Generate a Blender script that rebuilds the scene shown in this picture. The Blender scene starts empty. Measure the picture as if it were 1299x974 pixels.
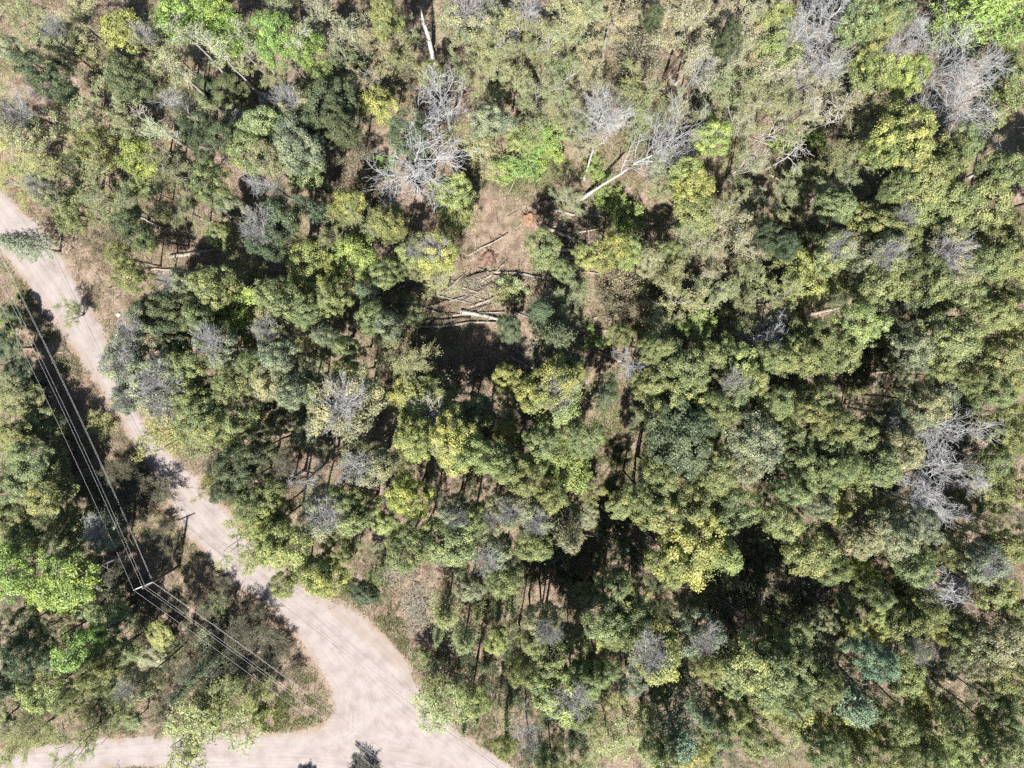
import bpy, math
import numpy as np
from mathutils import Vector, Quaternion

# ------------------------------------------------------------------ scene, camera, light
scene = bpy.context.scene
col = scene.collection
PX_W, PX_H, FOC = 1299.0, 974.0, 895.0          # photograph size and focal length in its pixels
CAM_H, TILT = 100.0, math.radians(-3.0)

cam_d = bpy.data.cameras.new("drone_camera")
cam = bpy.data.objects.new("drone_camera", cam_d)
col.objects.link(cam)
cam.location = (0, 0, CAM_H)
cam.rotation_euler = (TILT, 0, 0)
cam_d.sensor_fit = 'HORIZONTAL'
cam_d.angle = 2 * math.atan(PX_W / 2 / FOC)
cam_d.clip_start = 1.0
cam_d.clip_end = 6000
scene.camera = cam

SUN_EL = math.radians(56.0)
SUN_TO = Vector((0.17 * math.cos(SUN_EL), 0.985 * math.cos(SUN_EL), -math.sin(SUN_EL)))
world = bpy.data.worlds.new("World")
scene.world = world
world.use_nodes = True
wn = world.node_tree.nodes
wl = world.node_tree.links
bg = wn["Background"]
sky = wn.new("ShaderNodeTexSky")
sky.sky_type = 'NISHITA'
sky.sun_disc = False
sky.sun_elevation = SUN_EL
sky.sun_rotation = math.radians(190)
wl.new(sky.outputs[0], bg.inputs[0])
bg.inputs[1].default_value = 0.052
sun_d = bpy.data.lights.new("sun", 'SUN')
sun_d.energy = 4.8
sun_d.angle = math.radians(0.5)
sun_d.color = (1.0, 0.95, 0.88)
sun = bpy.data.objects.new("sun", sun_d)
col.objects.link(sun)
sun.rotation_euler = SUN_TO.to_track_quat('-Z', 'Y').to_euler()
sun.location = (-20, -120, 180)
scene.view_settings.view_transform = 'Standard'
scene.view_settings.look = 'None'
scene.view_settings.gamma = 1.0
scene.view_settings.exposure = 1.88
scene.view_settings.use_curve_mapping = False
scene.render.engine = 'CYCLES'
scene.cycles.use_denoising = False
scene.cycles.max_bounces = 6
scene.cycles.diffuse_bounces = 3
scene.cycles.transmission_bounces = 4
scene.cycles.transparent_max_bounces = 4

# ------------------------------------------------------------------ photograph pixel -> world
CT, ST = math.cos(TILT), math.sin(TILT)


def at(px, py, z=0.0):
    x, y, d = (px - PX_W / 2) / FOC, -(py - PX_H / 2) / FOC, -1.0
    wx, wy, wz = x, y * CT - d * ST, y * ST + d * CT
    t = (z - CAM_H) / wz
    return (wx * t, wy * t, z)


def at_many(p, z=0.0):
    return np.array([at(a, b, z) for a, b in p])


# ------------------------------------------------------------------ mesh helpers
class Geo:
    """Collects quads with a material slot and a tint per face."""

    def __init__(self):
        self.v, self.f, self.t, self.m, self.n = [], [], [], [], 0

    def add(self, v, f, tint=0.5, mat=0):
        v = np.asarray(v, float).reshape(-1, 3)
        f = np.asarray(f, int).reshape(-1, 4)
        self.v.append(v)
        self.f.append(f + self.n)
        self.n += len(v)
        self.t.append(np.broadcast_to(np.asarray(tint, float), (len(f),)))
        self.m.append(np.full(len(f), mat))

    def mesh(self, name, mats, smooth=False):
        v = np.concatenate(self.v)
        f = np.concatenate(self.f)
        me = bpy.data.meshes.new(name)
        me.vertices.add(len(v))
        me.vertices.foreach_set("co", v.astype(np.float32).ravel())
        me.loops.add(f.size)
        me.loops.foreach_set("vertex_index", f.astype(np.int32).ravel())
        me.polygons.add(len(f))
        me.polygons.foreach_set("loop_start", np.arange(0, f.size, 4, dtype=np.int32))
        for m in mats:
            me.materials.append(m)
        me.polygons.foreach_set("material_index", np.concatenate(self.m).astype(np.int32))
        if smooth:
            me.polygons.foreach_set("use_smooth", np.ones(len(f), dtype=bool))
        a = me.attributes.new("tint", 'FLOAT', 'FACE')
        a.data.foreach_set("value", np.concatenate(self.t).astype(np.float32))
        me.update(calc_edges=True)
        return me


def norm(a):
    return a / np.maximum(np.linalg.norm(a, axis=-1, keepdims=True), 1e-9)


def tubes(P, R, s):
    """n polylines of k points as tubes of s sides."""
    n, k, _ = P.shape
    T = norm(np.gradient(P, axis=1))
    ref = np.where(np.abs(T[..., 2:3]) > 0.92, np.array([1.0, 0.13, 0]), np.array([0, 0.09, 1.0]))
    U = norm(np.cross(T, ref))
    W = np.cross(T, U)
    a = np.arange(s) / s * 2 * np.pi
    ring = P[:, :, None] + R[:, :, None, None] * (np.cos(a)[:, None] * U[:, :, None] + np.sin(a)[:, None] * W[:, :, None])
    idx = np.arange(n * k * s).reshape(n, k, s)
    nx = np.roll(idx, -1, axis=2)
    f = np.stack([idx[:, :-1], nx[:, :-1], nx[:, 1:], idx[:, 1:]], axis=-1)
    return ring.reshape(-1, 3), f.reshape(-1, 4)


def leaves(rng, C, L, W, up=0.6, out=None):
    """one rhombus leaf spray per centre"""
    n = len(C)
    N = norm(rng.normal(size=(n, 3)) + np.array([0, 0, up * 1.6]) + (0 if out is None else out))
    A = norm(np.cross(N, rng.normal(size=(n, 3))))
    B = np.cross(N, A)
    l = (L * rng.uniform(0.6, 1.3, n))[:, None] / 2
    w = (W * rng.uniform(0.6, 1.3, n))[:, None] / 2
    bend = N * l * rng.uniform(-0.25, 0.25, (n, 1))
    v = np.stack([C - A * l + bend, C - B * w + A * l * 0.15, C + A * l + bend, C + B * w + A * l * 0.15], axis=1)
    return v.reshape(-1, 3), np.arange(n * 4).reshape(-1, 4)


def along(P, R, t):
    """points, tangents and radii at parameters t (m, n) of polylines P (m, k, 3)"""
    m, k, _ = P.shape
    x = t * (k - 1)
    i = np.minimum(x.astype(int), k - 2)
    fr = (x - i)[..., None]
    r = np.arange(m)[:, None]
    a, b = P[r, i], P[r, i + 1]
    return a + (b - a) * fr, norm(b - a), R[r, i] * (1 - fr[..., 0]) + R[r, i + 1] * fr[..., 0]


def branch(rng, P, R, n, t0, t1, ang, L, k=3, up=0.0, jit=0.05, rs=0.55, taper=0.3, fall=0.35):
    m = len(P)
    t = t0 + (t1 - t0) * (np.arange(n) + rng.uniform(0, 1, (m, n))) / n
    p, T, r = along(P, R, t)
    p, T, r, t = p.reshape(-1, 3), T.reshape(-1, 3), r.ravel(), t.ravel()
    q = rng.normal(size=p.shape)
    q = norm(q - T * np.sum(q * T, axis=1, keepdims=True))
    a = np.radians(ang) * rng.uniform(0.7, 1.3, len(p))[:, None]
    d = norm(np.cos(a) * T + np.sin(a) * q)
    ln = (L * (1 - fall * t) * rng.uniform(0.65, 1.25, len(p)))[:, None, None]
    s = np.linspace(0, 1, k)[None, :, None]
    Q = p[:, None] + d[:, None] * ln * s + np.array([0, 0, 1.0]) * up * ln * s ** 2
    Q = Q + np.cumsum(rng.normal(size=Q.shape) * jit, axis=1) * ln * (s > 0)
    rr = (r * rs)[:, None] * (1 - (1 - taper) * s[..., 0])
    return Q, rr


def trunk_line(rng, h, r, k=8, bend=0.02):
    s = np.linspace(0, 1, k)
    w = np.cumsum(rng.normal(size=(k, 2)) * bend * h, axis=0) * s[:, None]
    w -= w[-1] * (s[:, None] ** 2)
    P = np.column_stack([w, s * h])[None]
    R = (r * (1 - 0.75 * s) * (1 + 0.5 * np.exp(-s * 18)))[None]
    return P, R


# ------------------------------------------------------------------ materials
def new_mat(name):
    m = bpy.data.materials.new(name)
    m.use_nodes = True
    nt = m.node_tree
    nt.nodes.clear()
    out = nt.nodes.new("ShaderNodeOutputMaterial")
    return m, nt, out


def N(nt, kind, **kw):
    n = nt.nodes.new(kind)
    for k, v in kw.items():
        setattr(n, k, v)
    return n


def ramp(nt, fac, stops):
    r = N(nt, "ShaderNodeValToRGB")
    el = r.color_ramp.elements
    while len(el) < len(stops):
        el.new(0.5)
    for e, (p, c) in zip(el, stops):
        e.position = p
        e.color = (*c, 1)
    nt.links.new(fac, r.inputs[0])
    return r.outputs[0]


def noise(nt, vec, scale, detail=6, rough=0.6, dist=0.0):
    n = N(nt, "ShaderNodeTexNoise")
    n.inputs["Scale"].default_value = scale
    n.inputs["Detail"].default_value = detail
    n.inputs["Roughness"].default_value = rough
    n.inputs["Distortion"].default_value = dist
    if vec is not None:
        nt.links.new(vec, n.inputs["Vector"])
    return n.outputs["Fac"]


def mixc(nt, fac, a, b, mode='MIX'):
    m = N(nt, "ShaderNodeMix", data_type='RGBA', blend_type=mode)
    for s, x in ((m.inputs[0], fac), (m.inputs[6], a), (m.inputs[7], b)):
        if isinstance(x, (int, float)):
            s.default_value = x
        elif isinstance(x, tuple):
            s.default_value = (*x, 1)
        else:
            nt.links.new(x, s)
    return m.outputs[2]


def math_n(nt, op, a, b=0.0, clamp=False):
    m = N(nt, "ShaderNodeMath", operation=op, use_clamp=clamp)
    for s, x in zip(m.inputs, (a, b)):
        if isinstance(x, (int, float)):
            s.default_value = x
        else:
            nt.links.new(x, s)
    return m.outputs[0]


def foliage_mat(name, trans, rough=0.5, vary=0.9, spec=0.3):
    m, nt, out = new_mat(name)
    oi = N(nt, "ShaderNodeObjectInfo")
    at_ = N(nt, "ShaderNodeAttribute", attribute_name="tint")
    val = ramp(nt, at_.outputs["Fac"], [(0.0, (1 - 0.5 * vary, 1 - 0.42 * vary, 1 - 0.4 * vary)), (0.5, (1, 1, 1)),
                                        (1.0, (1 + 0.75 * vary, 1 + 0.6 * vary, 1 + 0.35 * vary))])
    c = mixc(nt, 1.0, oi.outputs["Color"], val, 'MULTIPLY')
    p = N(nt, "ShaderNodeBsdfPrincipled")
    p.inputs["Roughness"].default_value = rough
    p.inputs["Specular IOR Level"].default_value = spec
    nt.links.new(c, p.inputs["Base Color"])
    tr = N(nt, "ShaderNodeBsdfTranslucent")
    nt.links.new(mixc(nt, 1.0, c, (1.25, 1.3, 0.55), 'MULTIPLY'), tr.inputs[0])
    mx = N(nt, "ShaderNodeMixShader")
    mx.inputs[0].default_value = trans
    nt.links.new(p.outputs[0], mx.inputs[1])
    nt.links.new(tr.outputs[0], mx.inputs[2])
    nt.links.new(mx.outputs[0], out.inputs[0])
    return m


def bark_mat(name, dark, light, scale=3.0, use_tint=False):
    m, nt, out = new_mat(name)
    g = N(nt, "ShaderNodeTexCoord")
    f = noise(nt, g.outputs["Object"], scale, 5, 0.7)
    if use_tint:
        t = N(nt, "ShaderNodeAttribute", attribute_name="tint")
        f = math_n(nt, 'ADD', math_n(nt, 'MULTIPLY', f, 0.6), math_n(nt, 'MULTIPLY', t.outputs["Fac"], 0.4))
    p = N(nt, "ShaderNodeBsdfPrincipled")
    p.inputs["Roughness"].default_value = 0.85
    p.inputs["Specular IOR Level"].default_value = 0.2
    nt.links.new(ramp(nt, f, [(0.3, dark), (0.7, light)]), p.inputs["Base Color"])
    nt.links.new(p.outputs[0], out.inputs[0])
    return m


M_LEAF = foliage_mat("leaf_green", 0.24)
M_NEEDLE = foliage_mat("needle_green", 0.10, 0.55)
M_BARK = bark_mat("brown_bark", (0.035, 0.027, 0.02), (0.10, 0.08, 0.065))
M_GREYBARK = bark_mat("grey_bark", (0.12, 0.115, 0.11), (0.27, 0.26, 0.25), 4)
M_PALEBARK = bark_mat("pale_grey_bark", (0.15, 0.149, 0.146), (0.27, 0.268, 0.263), 4)
M_PALETWIG = bark_mat("pale_grey_twig", (0.205, 0.208, 0.21), (0.345, 0.348, 0.35), 5, True)
M_GREYTWIG = bark_mat("grey_twig", (0.20, 0.196, 0.192), (0.32, 0.315, 0.31), 5, True)
M_BROWNTWIG = bark_mat("brown_twig", (0.045, 0.035, 0.028), (0.13, 0.105, 0.085), 5, True)
M_TANTWIG = bark_mat("tan_twig", (0.14, 0.125, 0.095), (0.27, 0.245, 0.20), 5, True)
M_DARKTWIG = bark_mat("dark_purple_twig", (0.03, 0.026, 0.027), (0.085, 0.075, 0.078), 5, True)
M_BIRCH = bark_mat("white_birch_bark", (0.20, 0.19, 0.175), (0.36, 0.345, 0.32), 6)
M_DEADWOOD = bark_mat("weathered_wood", (0.11, 0.09, 0.073), (0.27, 0.235, 0.20), 5)
M_ROT = bark_mat("rotten_orange_wood", (0.08, 0.052, 0.036), (0.22, 0.14, 0.09), 5)
M_REDSOIL = bark_mat("reddish_root_soil", (0.06, 0.036, 0.027), (0.16, 0.10, 0.08), 4)
M_POLE = bark_mat("creosote_pole", (0.05, 0.042, 0.035), (0.12, 0.10, 0.085), 3)
M_STONE = bark_mat("pale_stone", (0.25, 0.24, 0.23), (0.45, 0.44, 0.42), 3)


def plain(name, c, rough=0.5, metal=0.0):
    m, nt, out = new_mat(name)
    p = N(nt, "ShaderNodeBsdfPrincipled")
    g = N(nt, "ShaderNodeTexCoord")
    f = noise(nt, g.outputs["Object"], 8, 3)
    nt.links.new(ramp(nt, f, [(0.3, tuple(x * 0.85 for x in c)), (0.7, c)]), p.inputs["Base Color"])
    p.inputs["Roughness"].default_value = rough
    p.inputs["Metallic"].default_value = metal
    nt.links.new(p.outputs[0], out.inputs[0])
    return m


M_WIRE = plain("aluminium_wire", (0.38, 0.38, 0.38), 0.6, 0.0)
M_CERAMIC = plain("pale_insulator", (0.6, 0.6, 0.6), 0.3)


def ground_material():
    m, nt, out = new_mat("forest_floor")
    tc = N(nt, "ShaderNodeTexCoord").outputs["Object"]
    fine = noise(nt, tc, 5.0, 8, 0.75)
    mid = noise(nt, tc, 0.55, 6, 0.65)
    big = noise(nt, tc, 0.09, 4, 0.55)
    vor = N(nt, "ShaderNodeTexVoronoi")
    vor.inputs["Scale"].default_value = 6.5
    nt.links.new(tc, vor.inputs["Vector"])
    litter = ramp(nt, fine, [(0.25, (0.045, 0.033, 0.026)), (0.45, (0.14, 0.104, 0.083)), (0.58, (0.215, 0.168, 0.140)), (0.8, (0.30, 0.25, 0.215))])
    litter = mixc(nt, 0.55, litter, ramp(nt, vor.outputs["Color"], [(0.0, (0.09, 0.06, 0.045)), (0.5, (0.18, 0.135, 0.10)), (1.0, (0.27, 0.21, 0.165))]))
    soil = ramp(nt, fine, [(0.3, (0.05, 0.035, 0.026)), (0.7, (0.125, 0.088, 0.066))])
    c = mixc(nt, ramp(nt, mid, [(0.42, (0, 0, 0)), (0.62, (1, 1, 1))]), litter, soil)
    green = ramp(nt, fine, [(0.3, (0.04, 0.055, 0.02)), (0.7, (0.12, 0.13, 0.05))])
    gm = math_n(nt, 'MULTIPLY', ramp(nt, big, [(0.5, (0, 0, 0)), (0.66, (1, 1, 1))]), ramp(nt, noise(nt, tc, 1.7, 5, 0.7), [(0.42, (0, 0, 0)), (0.6, (1, 1, 1))]))
    c = mixc(nt, math_n(nt, 'MULTIPLY', gm, 0.7), c, green)
    p = N(nt, "ShaderNodeBsdfPrincipled")
    p.inputs["Roughness"].default_value = 0.95
    p.inputs["Specular IOR Level"].default_value = 0.1
    nt.links.new(c, p.inputs["Base Color"])
    b = N(nt, "ShaderNodeBump")
    b.inputs["Strength"].default_value = 0.9
    b.inputs["Distance"].default_value = 0.12
    nt.links.new(math_n(nt, 'ADD', fine, math_n(nt, 'MULTIPLY', mid, 1.5)), b.inputs["Height"])
    nt.links.new(b.outputs[0], p.inputs["Normal"])
    nt.links.new(p.outputs[0], out.inputs[0])
    return m


def road_material():
    m, nt, out = new_mat("dirt_road_gravel")
    tc = N(nt, "ShaderNodeTexCoord").outputs["Object"]
    uv = N(nt, "ShaderNodeAttribute", attribute_name="track").outputs["Vector"]
    edge = N(nt, "ShaderNodeAttribute", attribute_name="edge").outputs["Fac"]
    mp = N(nt, "ShaderNodeMapping")
    mp.inputs["Scale"].default_value = (1.0, 0.06, 1.0)
    nt.links.new(uv, mp.inputs["Vector"])
    streak = noise(nt, mp.outputs[0], 2.6, 6, 0.7, 0.25)
    fine = noise(nt, tc, 9.0, 8, 0.75)
    mid = noise(nt, tc, 0.5, 5, 0.6)
    base = ramp(nt, streak, [(0.26, (0.19, 0.155, 0.133)), (0.42, (0.29, 0.248, 0.218)), (0.6, (0.345, 0.302, 0.272)), (0.78, (0.42, 0.375, 0.345))])
    base = mixc(nt, 0.45, base, ramp(nt, mid, [(0.33, (0.205, 0.17, 0.147)), (0.5, (0.32, 0.278, 0.25)), (0.68, (0.40, 0.355, 0.325))]))
    base = mixc(nt, 0.5, base, ramp(nt, fine, [(0.25, (0.36, 0.35, 0.35)), (0.5, (0.84, 0.84, 0.86)), (0.8, (1.15, 1.15, 1.18))]), 'MULTIPLY')
    base = mixc(nt, 1.0, base, (0.595, 0.607, 0.635), 'MULTIPLY')
    # damp darker wheel bands recorded per vertex
    wet = N(nt, "ShaderNodeAttribute", attribute_name="rut").outputs["Fac"]
    wetn = math_n(nt, 'MULTIPLY', wet, ramp(nt, streak, [(0.3, (1, 1, 1)), (0.75, (0.35, 0.35, 0.35))]))
    base = mixc(nt, wetn, base, (0.15, 0.118, 0.095))
    soil = ramp(nt, fine, [(0.3, (0.08, 0.058, 0.042)), (0.55, (0.17, 0.128, 0.096)), (0.75, (0.25, 0.20, 0.16))])
    e = math_n(nt, 'ADD', math_n(nt, 'MULTIPLY', edge, 0.9), math_n(nt, 'MULTIPLY', math_n(nt, 'SUBTRACT', noise(nt, tc, 1.3, 6, 0.7), 0.5), 1.6))
    c = mixc(nt, ramp(nt, e, [(0.15, (0, 0, 0)), (0.75, (1, 1, 1))]), soil, base)
    p = N(nt, "ShaderNodeBsdfPrincipled")
    p.inputs["Roughness"].default_value = 0.9
    p.inputs["Specular IOR Level"].default_value = 0.15
    nt.links.new(c, p.inputs["Base Color"])
    b = N(nt, "ShaderNodeBump")
    b.inputs["Strength"].default_value = 0.55
    b.inputs["Distance"].default_value = 0.06
    nt.links.new(math_n(nt, 'ADD', math_n(nt, 'MULTIPLY', fine, 0.6), streak), b.inputs["Height"])
    nt.links.new(b.outputs[0], p.inputs["Normal"])
    nt.links.new(p.outputs[0], out.inputs[0])
    return m


# ------------------------------------------------------------------ ground and road
def obj(name, me, parent=None):
    o = bpy.data.objects.new(name, me)
    col.objects.link(o)
    if parent is not None:
        o.parent = parent
    return o


g = Geo()
S = 2500
g.add([(-S, -S, 0), (S, -S, 0), (S, S, 0), (-S, S, 0)], [(0, 1, 2, 3)])
ground = obj("ground", g.mesh("ground", [ground_material()]))
ground["kind"] = "structure"

ROAD_L = [(-260, 60), (-120, 200), (0, 322), (38, 372), (80, 432), (116, 482), (149, 533), (178, 582), (210, 630), (232, 675), (262, 712), (300, 745),
          (345, 775), (374, 808), (400, 845), (419, 880), (421, 902), (405, 919), (375, 925), (330, 926), (230, 928), (110, 936), (30, 946), (-120, 965), (-300, 990)]
ROAD_R = [(-300, 1045), (-120, 1015), (60, 985), (180, 975), (300, 990), (460, 1020), (600, 1080), (720, 1180), (860, 1330), (960, 1280), (800, 1080), (700, 1005), (650, 968), (592, 932), (556, 903),
          (532, 868), (515, 832), (490, 802), (440, 766), (400, 750), (352, 718), (318, 684), (285, 640), (252, 604), (212, 565), (180, 525), (152, 468),
          (132, 412), (112, 378), (86, 330), (50, 282), (0, 236), (-110, 120), (-200, 10)]
ROAD = at_many(ROAD_L + ROAD_R)[:, :2]


def in_poly(p, poly):
    x, y = p[:, 0], p[:, 1]
    ins = np.zeros(len(p), bool)
    j = len(poly) - 1
    for i in range(len(poly)):
        xi, yi, xj, yj = *poly[i], *poly[j]
        hit = ((yi > y) != (yj > y)) & (x < (xj - xi) * (y - yi) / (yj - yi + 1e-12) + xi)
        ins ^= hit
        j = i
    return ins


def seg_dist(p, line, closed=False):
    """distance, signed side, arc length to a polyline"""
    best = np.full(len(p), 1e9)
    side = np.zeros(len(p))
    arc = np.zeros(len(p))
    acc = 0.0
    n = len(line)
    for i in range(n if closed else n - 1):
        a, b = line[i], line[(i + 1) % n]
        d = b - a
        L = np.hypot(*d)
        t = np.clip(((p - a) @ d) / (L * L), 0, 1)
        q = p - (a + t[:, None] * d)
        dist = np.hypot(q[:, 0], q[:, 1])
        s = d[0] * q[:, 1] - d[1] * q[:, 0]
        k = dist < best
        best[k] = dist[k]
        side[k] = np.sign(s[k]) * dist[k]
        arc[k] = acc + t[k] * L
        acc += L
    return best, side, arc


def value_noise(p, cell, seed):
    r = np.random.default_rng(seed).uniform(-1, 1, (512, 512))
    q = p / cell + 1000.0
    i = np.floor(q).astype(int)
    f = q - i
    f = f * f * (3 - 2 * f)
    a = r[i[:, 0] % 512, i[:, 1] % 512]
    b = r[(i[:, 0] + 1) % 512, i[:, 1] % 512]
    c = r[i[:, 0] % 512, (i[:, 1] + 1) % 512]
    d = r[(i[:, 0] + 1) % 512, (i[:, 1] + 1) % 512]
    return (a * (1 - f[:, 0]) + b * f[:, 0]) * (1 - f[:, 1]) + (c * (1 - f[:, 0]) + d * f[:, 0]) * f[:, 1]


def fractal(p, cell, seed, n=4):
    return sum(value_noise(p, cell / 2 ** k, seed + k) / 1.8 ** k for k in range(n))


def road_signed(p):
    d, _, _ = seg_dist(p, ROAD, True)
    return np.where(in_poly(p, ROAD), d, -d)


def build_road():
    st = 0.24
    xs = np.arange(-105, 62, st)
    ys = np.arange(-100, 58, st)
    X, Y = np.meshgrid(xs, ys, indexing='ij')
    P = np.column_stack([X.ravel(), Y.ravel()])
    keep = (P[:, 0] < 40)
    sd = np.full(len(P), -9.0)
    # coarse cull by bounding of the polygon
    sd[keep] = road_signed(P[keep])
    sdn = sd + fractal(P, 2.2, 5, 4) * 0.35
    ok = (sdn > -0.25).reshape(X.shape)
    cell = ok[:-1, :-1] & ok[1:, :-1] & ok[1:, 1:] & ok[:-1, 1:]
    idx = np.arange(len(P)).reshape(X.shape)
    f = np.stack([idx[:-1, :-1], idx[1:, :-1], idx[1:, 1:], idx[:-1, 1:]], axis=-1)[cell]
    used, inv = np.unique(f, return_inverse=True)
    f = inv.reshape(-1, 4)
    P, sdn, sd = P[used], sdn[used], sd[used]
    main = at_many([(-230, 35), (0, 279), (60, 355), (120, 445), (160, 525), (230, 620), (290, 690), (360, 745), (430, 805), (500, 880), (620, 985), (900, 1300)])[:, :2]
    turn = at_many([(330, 745), (400, 800), (445, 870), (440, 925), (380, 950), (200, 952), (0, 962), (-300, 1015)])[:, :2]
    low = at_many([(-300, 1015), (0, 962), (200, 952), (400, 955), (560, 985), (760, 1130)])[:, :2]
    D = [seg_dist(P, l) for l in (main, turn, low)]
    w = np.argmin(np.stack([D[0][0] * 0.9, D[1][0] * 1.1, D[2][0]]), axis=0)
    u = np.choose(w, [D[i][1] for i in range(3)]) + w * 37
    v = np.choose(w, [D[i][2] for i in range(3)])
    rut = np.zeros(len(P))
    for line, wd, st_ in (([(395, 752), (440, 785), (490, 826), (535, 866)], 0.9, 0.75), ([(376, 812), (400, 848), (418, 880), (424, 905), (405, 923)], 0.55, 0.8),
                          ([(345, 768), (378, 812)], 0.5, 0.5), ([(432, 880), (436, 905), (420, 925), (380, 935)], 0.6, 0.4), ([(330, 930), (420, 934)], 0.5, 0.3),
                          ([(8, 300), (60, 380), (100, 440), (150, 520)], 0.5, 0.35), ([(200, 575), (260, 650), (330, 715)], 0.4, 0.3), ([(450, 950), (540, 965)], 0.9, 0.3)):
        d, _, _ = seg_dist(P, at_many(line)[:, :2])
        rut = np.maximum(rut, st_ * np.exp(-(d / wd) ** 2))
    g = Geo()
    g.add(np.column_stack([P, np.full(len(P), 0.006)]), f)
    me = g.mesh("dirt_road", [road_material()])
    a = me.attributes.new("edge", 'FLOAT', 'POINT')
    a.data.foreach_set("value", np.clip((sdn + 0.25) / 1.6, 0, 1).astype(np.float32))
    a = me.attributes.new("rut", 'FLOAT', 'POINT')
    a.data.foreach_set("value", rut.astype(np.float32))
    a = me.attributes.new("track", 'FLOAT_VECTOR', 'POINT')
    a.data.foreach_set("vector", np.column_stack([u, v, np.zeros(len(u))]).astype(np.float32).ravel())
    o = obj("dirt_road", me)
    o["kind"] = "structure"


build_road()

# ------------------------------------------------------------------ tree prototypes
# every builder returns (trunk mesh, crown mesh, nominal radius, nominal height, nominal crown centre height, twig mesh or None)


def proto_round(seed, R=2.8, H=17.0, leaf=(0.165, 0.105), puffs=105, per=165, sig=0.46, mat=None, grey=False, bark=None, flat=0.8, name="round"):
    rng = np.random.default_rng(seed)
    zc = H - flat * R * 1.05
    nl = rng.integers(6, 10)
    a = np.arange(nl) / nl * 2 * np.pi + rng.uniform(0, 1, nl)
    rr = R * rng.uniform(0.32, 0.62, nl)
    LC = np.column_stack([np.cos(a) * rr, np.sin(a) * rr, zc + rng.uniform(-0.62, 0.25, nl) * R * flat])
    LR = R * rng.uniform(0.33, 0.5, nl)
    LC = np.vstack([LC, [[rng.normal() * 0.1 * R, rng.normal() * 0.1 * R, zc + 0.3 * R * flat]]])
    LR = np.append(LR, R * 0.55)
    pts, nrm = [], []
    while len(pts) < puffs:
        i = rng.choice(len(LR), p=LR ** 2 / np.sum(LR ** 2))
        d = norm(rng.normal(size=3) + np.array([0, 0, 0.25]))
        p = LC[i] + d * LR[i] * rng.uniform(0.82, 1.08) * np.array([1, 1, flat])
        if all(np.linalg.norm((p - LC[j]) / np.array([1, 1, flat])) > 0.84 * LR[j] for j in range(len(LR)) if j != i):
            pts.append(p)
            nrm.append(d)
    pts, nrm = np.array(pts), np.array(nrm)
    tw = None
    if grey:
        gx = rng.normal(size=2) * 0.12 * R
        top = (np.hypot(pts[:, 0] - gx[0], pts[:, 1] - gx[1]) < rng.uniform(0.4, 0.52) * R) & (pts[:, 2] > zc - 0.1 * R)
        tp = pts[top]
        top &= rng.uniform(0, 1, len(pts)) < 0.72
        pts, nrm = pts[~top], nrm[~top]
        k = 46
        src = np.array([gx[0], gx[1], zc - 0.15 * R]) + rng.normal(size=(k, 3)) * np.array([0.13, 0.13, 0.12]) * R
        ang = rng.uniform(0, 2 * np.pi, k)
        rad = np.sqrt(rng.uniform(0, 1, k)) * 0.72 * R
        dst = np.column_stack([gx[0] + np.cos(ang) * rad, gx[1] + np.sin(ang) * rad, zc + R * flat * (0.98 - 0.45 * (rad / (0.75 * R)) ** 2) + rng.normal(size=k) * 0.12 * R])
        s = np.linspace(0, 1, 5)[None, :, None]
        P = src[:, None] * (1 - s) + dst[:, None] * s + rng.normal(size=(k, 5, 3)) * 0.06 * (s > 0)
        Rr = np.linspace(0.03, 0.012, 5)[None].repeat(k, 0)
        t1, r1 = branch(rng, P, Rr, 9, 0.3, 1.0, 42, 0.75, 3, 0.15, 0.07, 0.7, 0.55)
        t2, r2 = branch(rng, t1, r1, 3, 0.3, 1.0, 45, 0.34, 3, 0.1, 0.07, 0.9, 0.8)
        tg = Geo()
        for q, r_, sd in ((P, Rr, 4), (t1, np.maximum(r1 * 0.8, 0.009), 3), (t2, np.maximum(r2 * 0.7, 0.0075), 3)):
            v, f = tubes(q, r_, sd)
            tg.add(v, f, np.repeat(rng.uniform(0, 1, len(q)), len(f) // len(q)))
        tw = tg.mesh(name + "_twigs", [M_GREYTWIG])
    g = Geo()
    c = np.repeat(pts, per, axis=0)
    o = np.repeat(nrm, per, axis=0)
    sz = np.repeat(rng.uniform(0.7, 1.35, len(pts)), per)[:, None]
    dirs = norm(rng.normal(size=c.shape) + o * 0.5)
    off = dirs * (sig * sz * rng.uniform(0.45, 1.08, (len(c), 1))) * np.array([1, 1, 0.8]) + rng.normal(size=c.shape) * 0.05
    c = c + off
    v, f = leaves(rng, c, leaf[0], leaf[1], 0.5, o * 0.6 + dirs * 1.6)
    t = np.clip(np.repeat(rng.normal(0.47, 0.2, len(pts)), per) + rng.normal(0, 0.11, len(c)), 0, 1)
    g.add(v, f, t, 0)
    # inner sparse leaves keep the crown from being hollow
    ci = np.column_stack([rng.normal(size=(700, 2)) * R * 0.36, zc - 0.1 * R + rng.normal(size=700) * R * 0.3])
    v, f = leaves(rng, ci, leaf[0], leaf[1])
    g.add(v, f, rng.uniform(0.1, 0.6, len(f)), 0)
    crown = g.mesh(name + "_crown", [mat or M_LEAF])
    # trunk and limbs reaching towards the clumps
    tg = Geo()
    P, Rr = trunk_line(rng, zc + 0.35 * R, 0.17, 8, 0.012)
    v, f = tubes(P, Rr, 8)
    tg.add(v, f)
    pick = pts[rng.permutation(len(pts))[:26]]
    tt = np.clip((pick[:, 2] - 0.9 * np.hypot(pick[:, 0], pick[:, 1])) / (zc + 0.35 * R), 0.3, 0.97)
    b0, _, br = along(P, Rr, tt[None])
    s = np.linspace(0, 1, 5)[None, :, None]
    Q = b0[0][:, None] * (1 - s) + pick[:, None] * s + np.array([0, 0, -0.25]) * np.sin(s * np.pi) + rng.normal(size=(len(pick), 5, 3)) * 0.08 * (s > 0)
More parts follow.
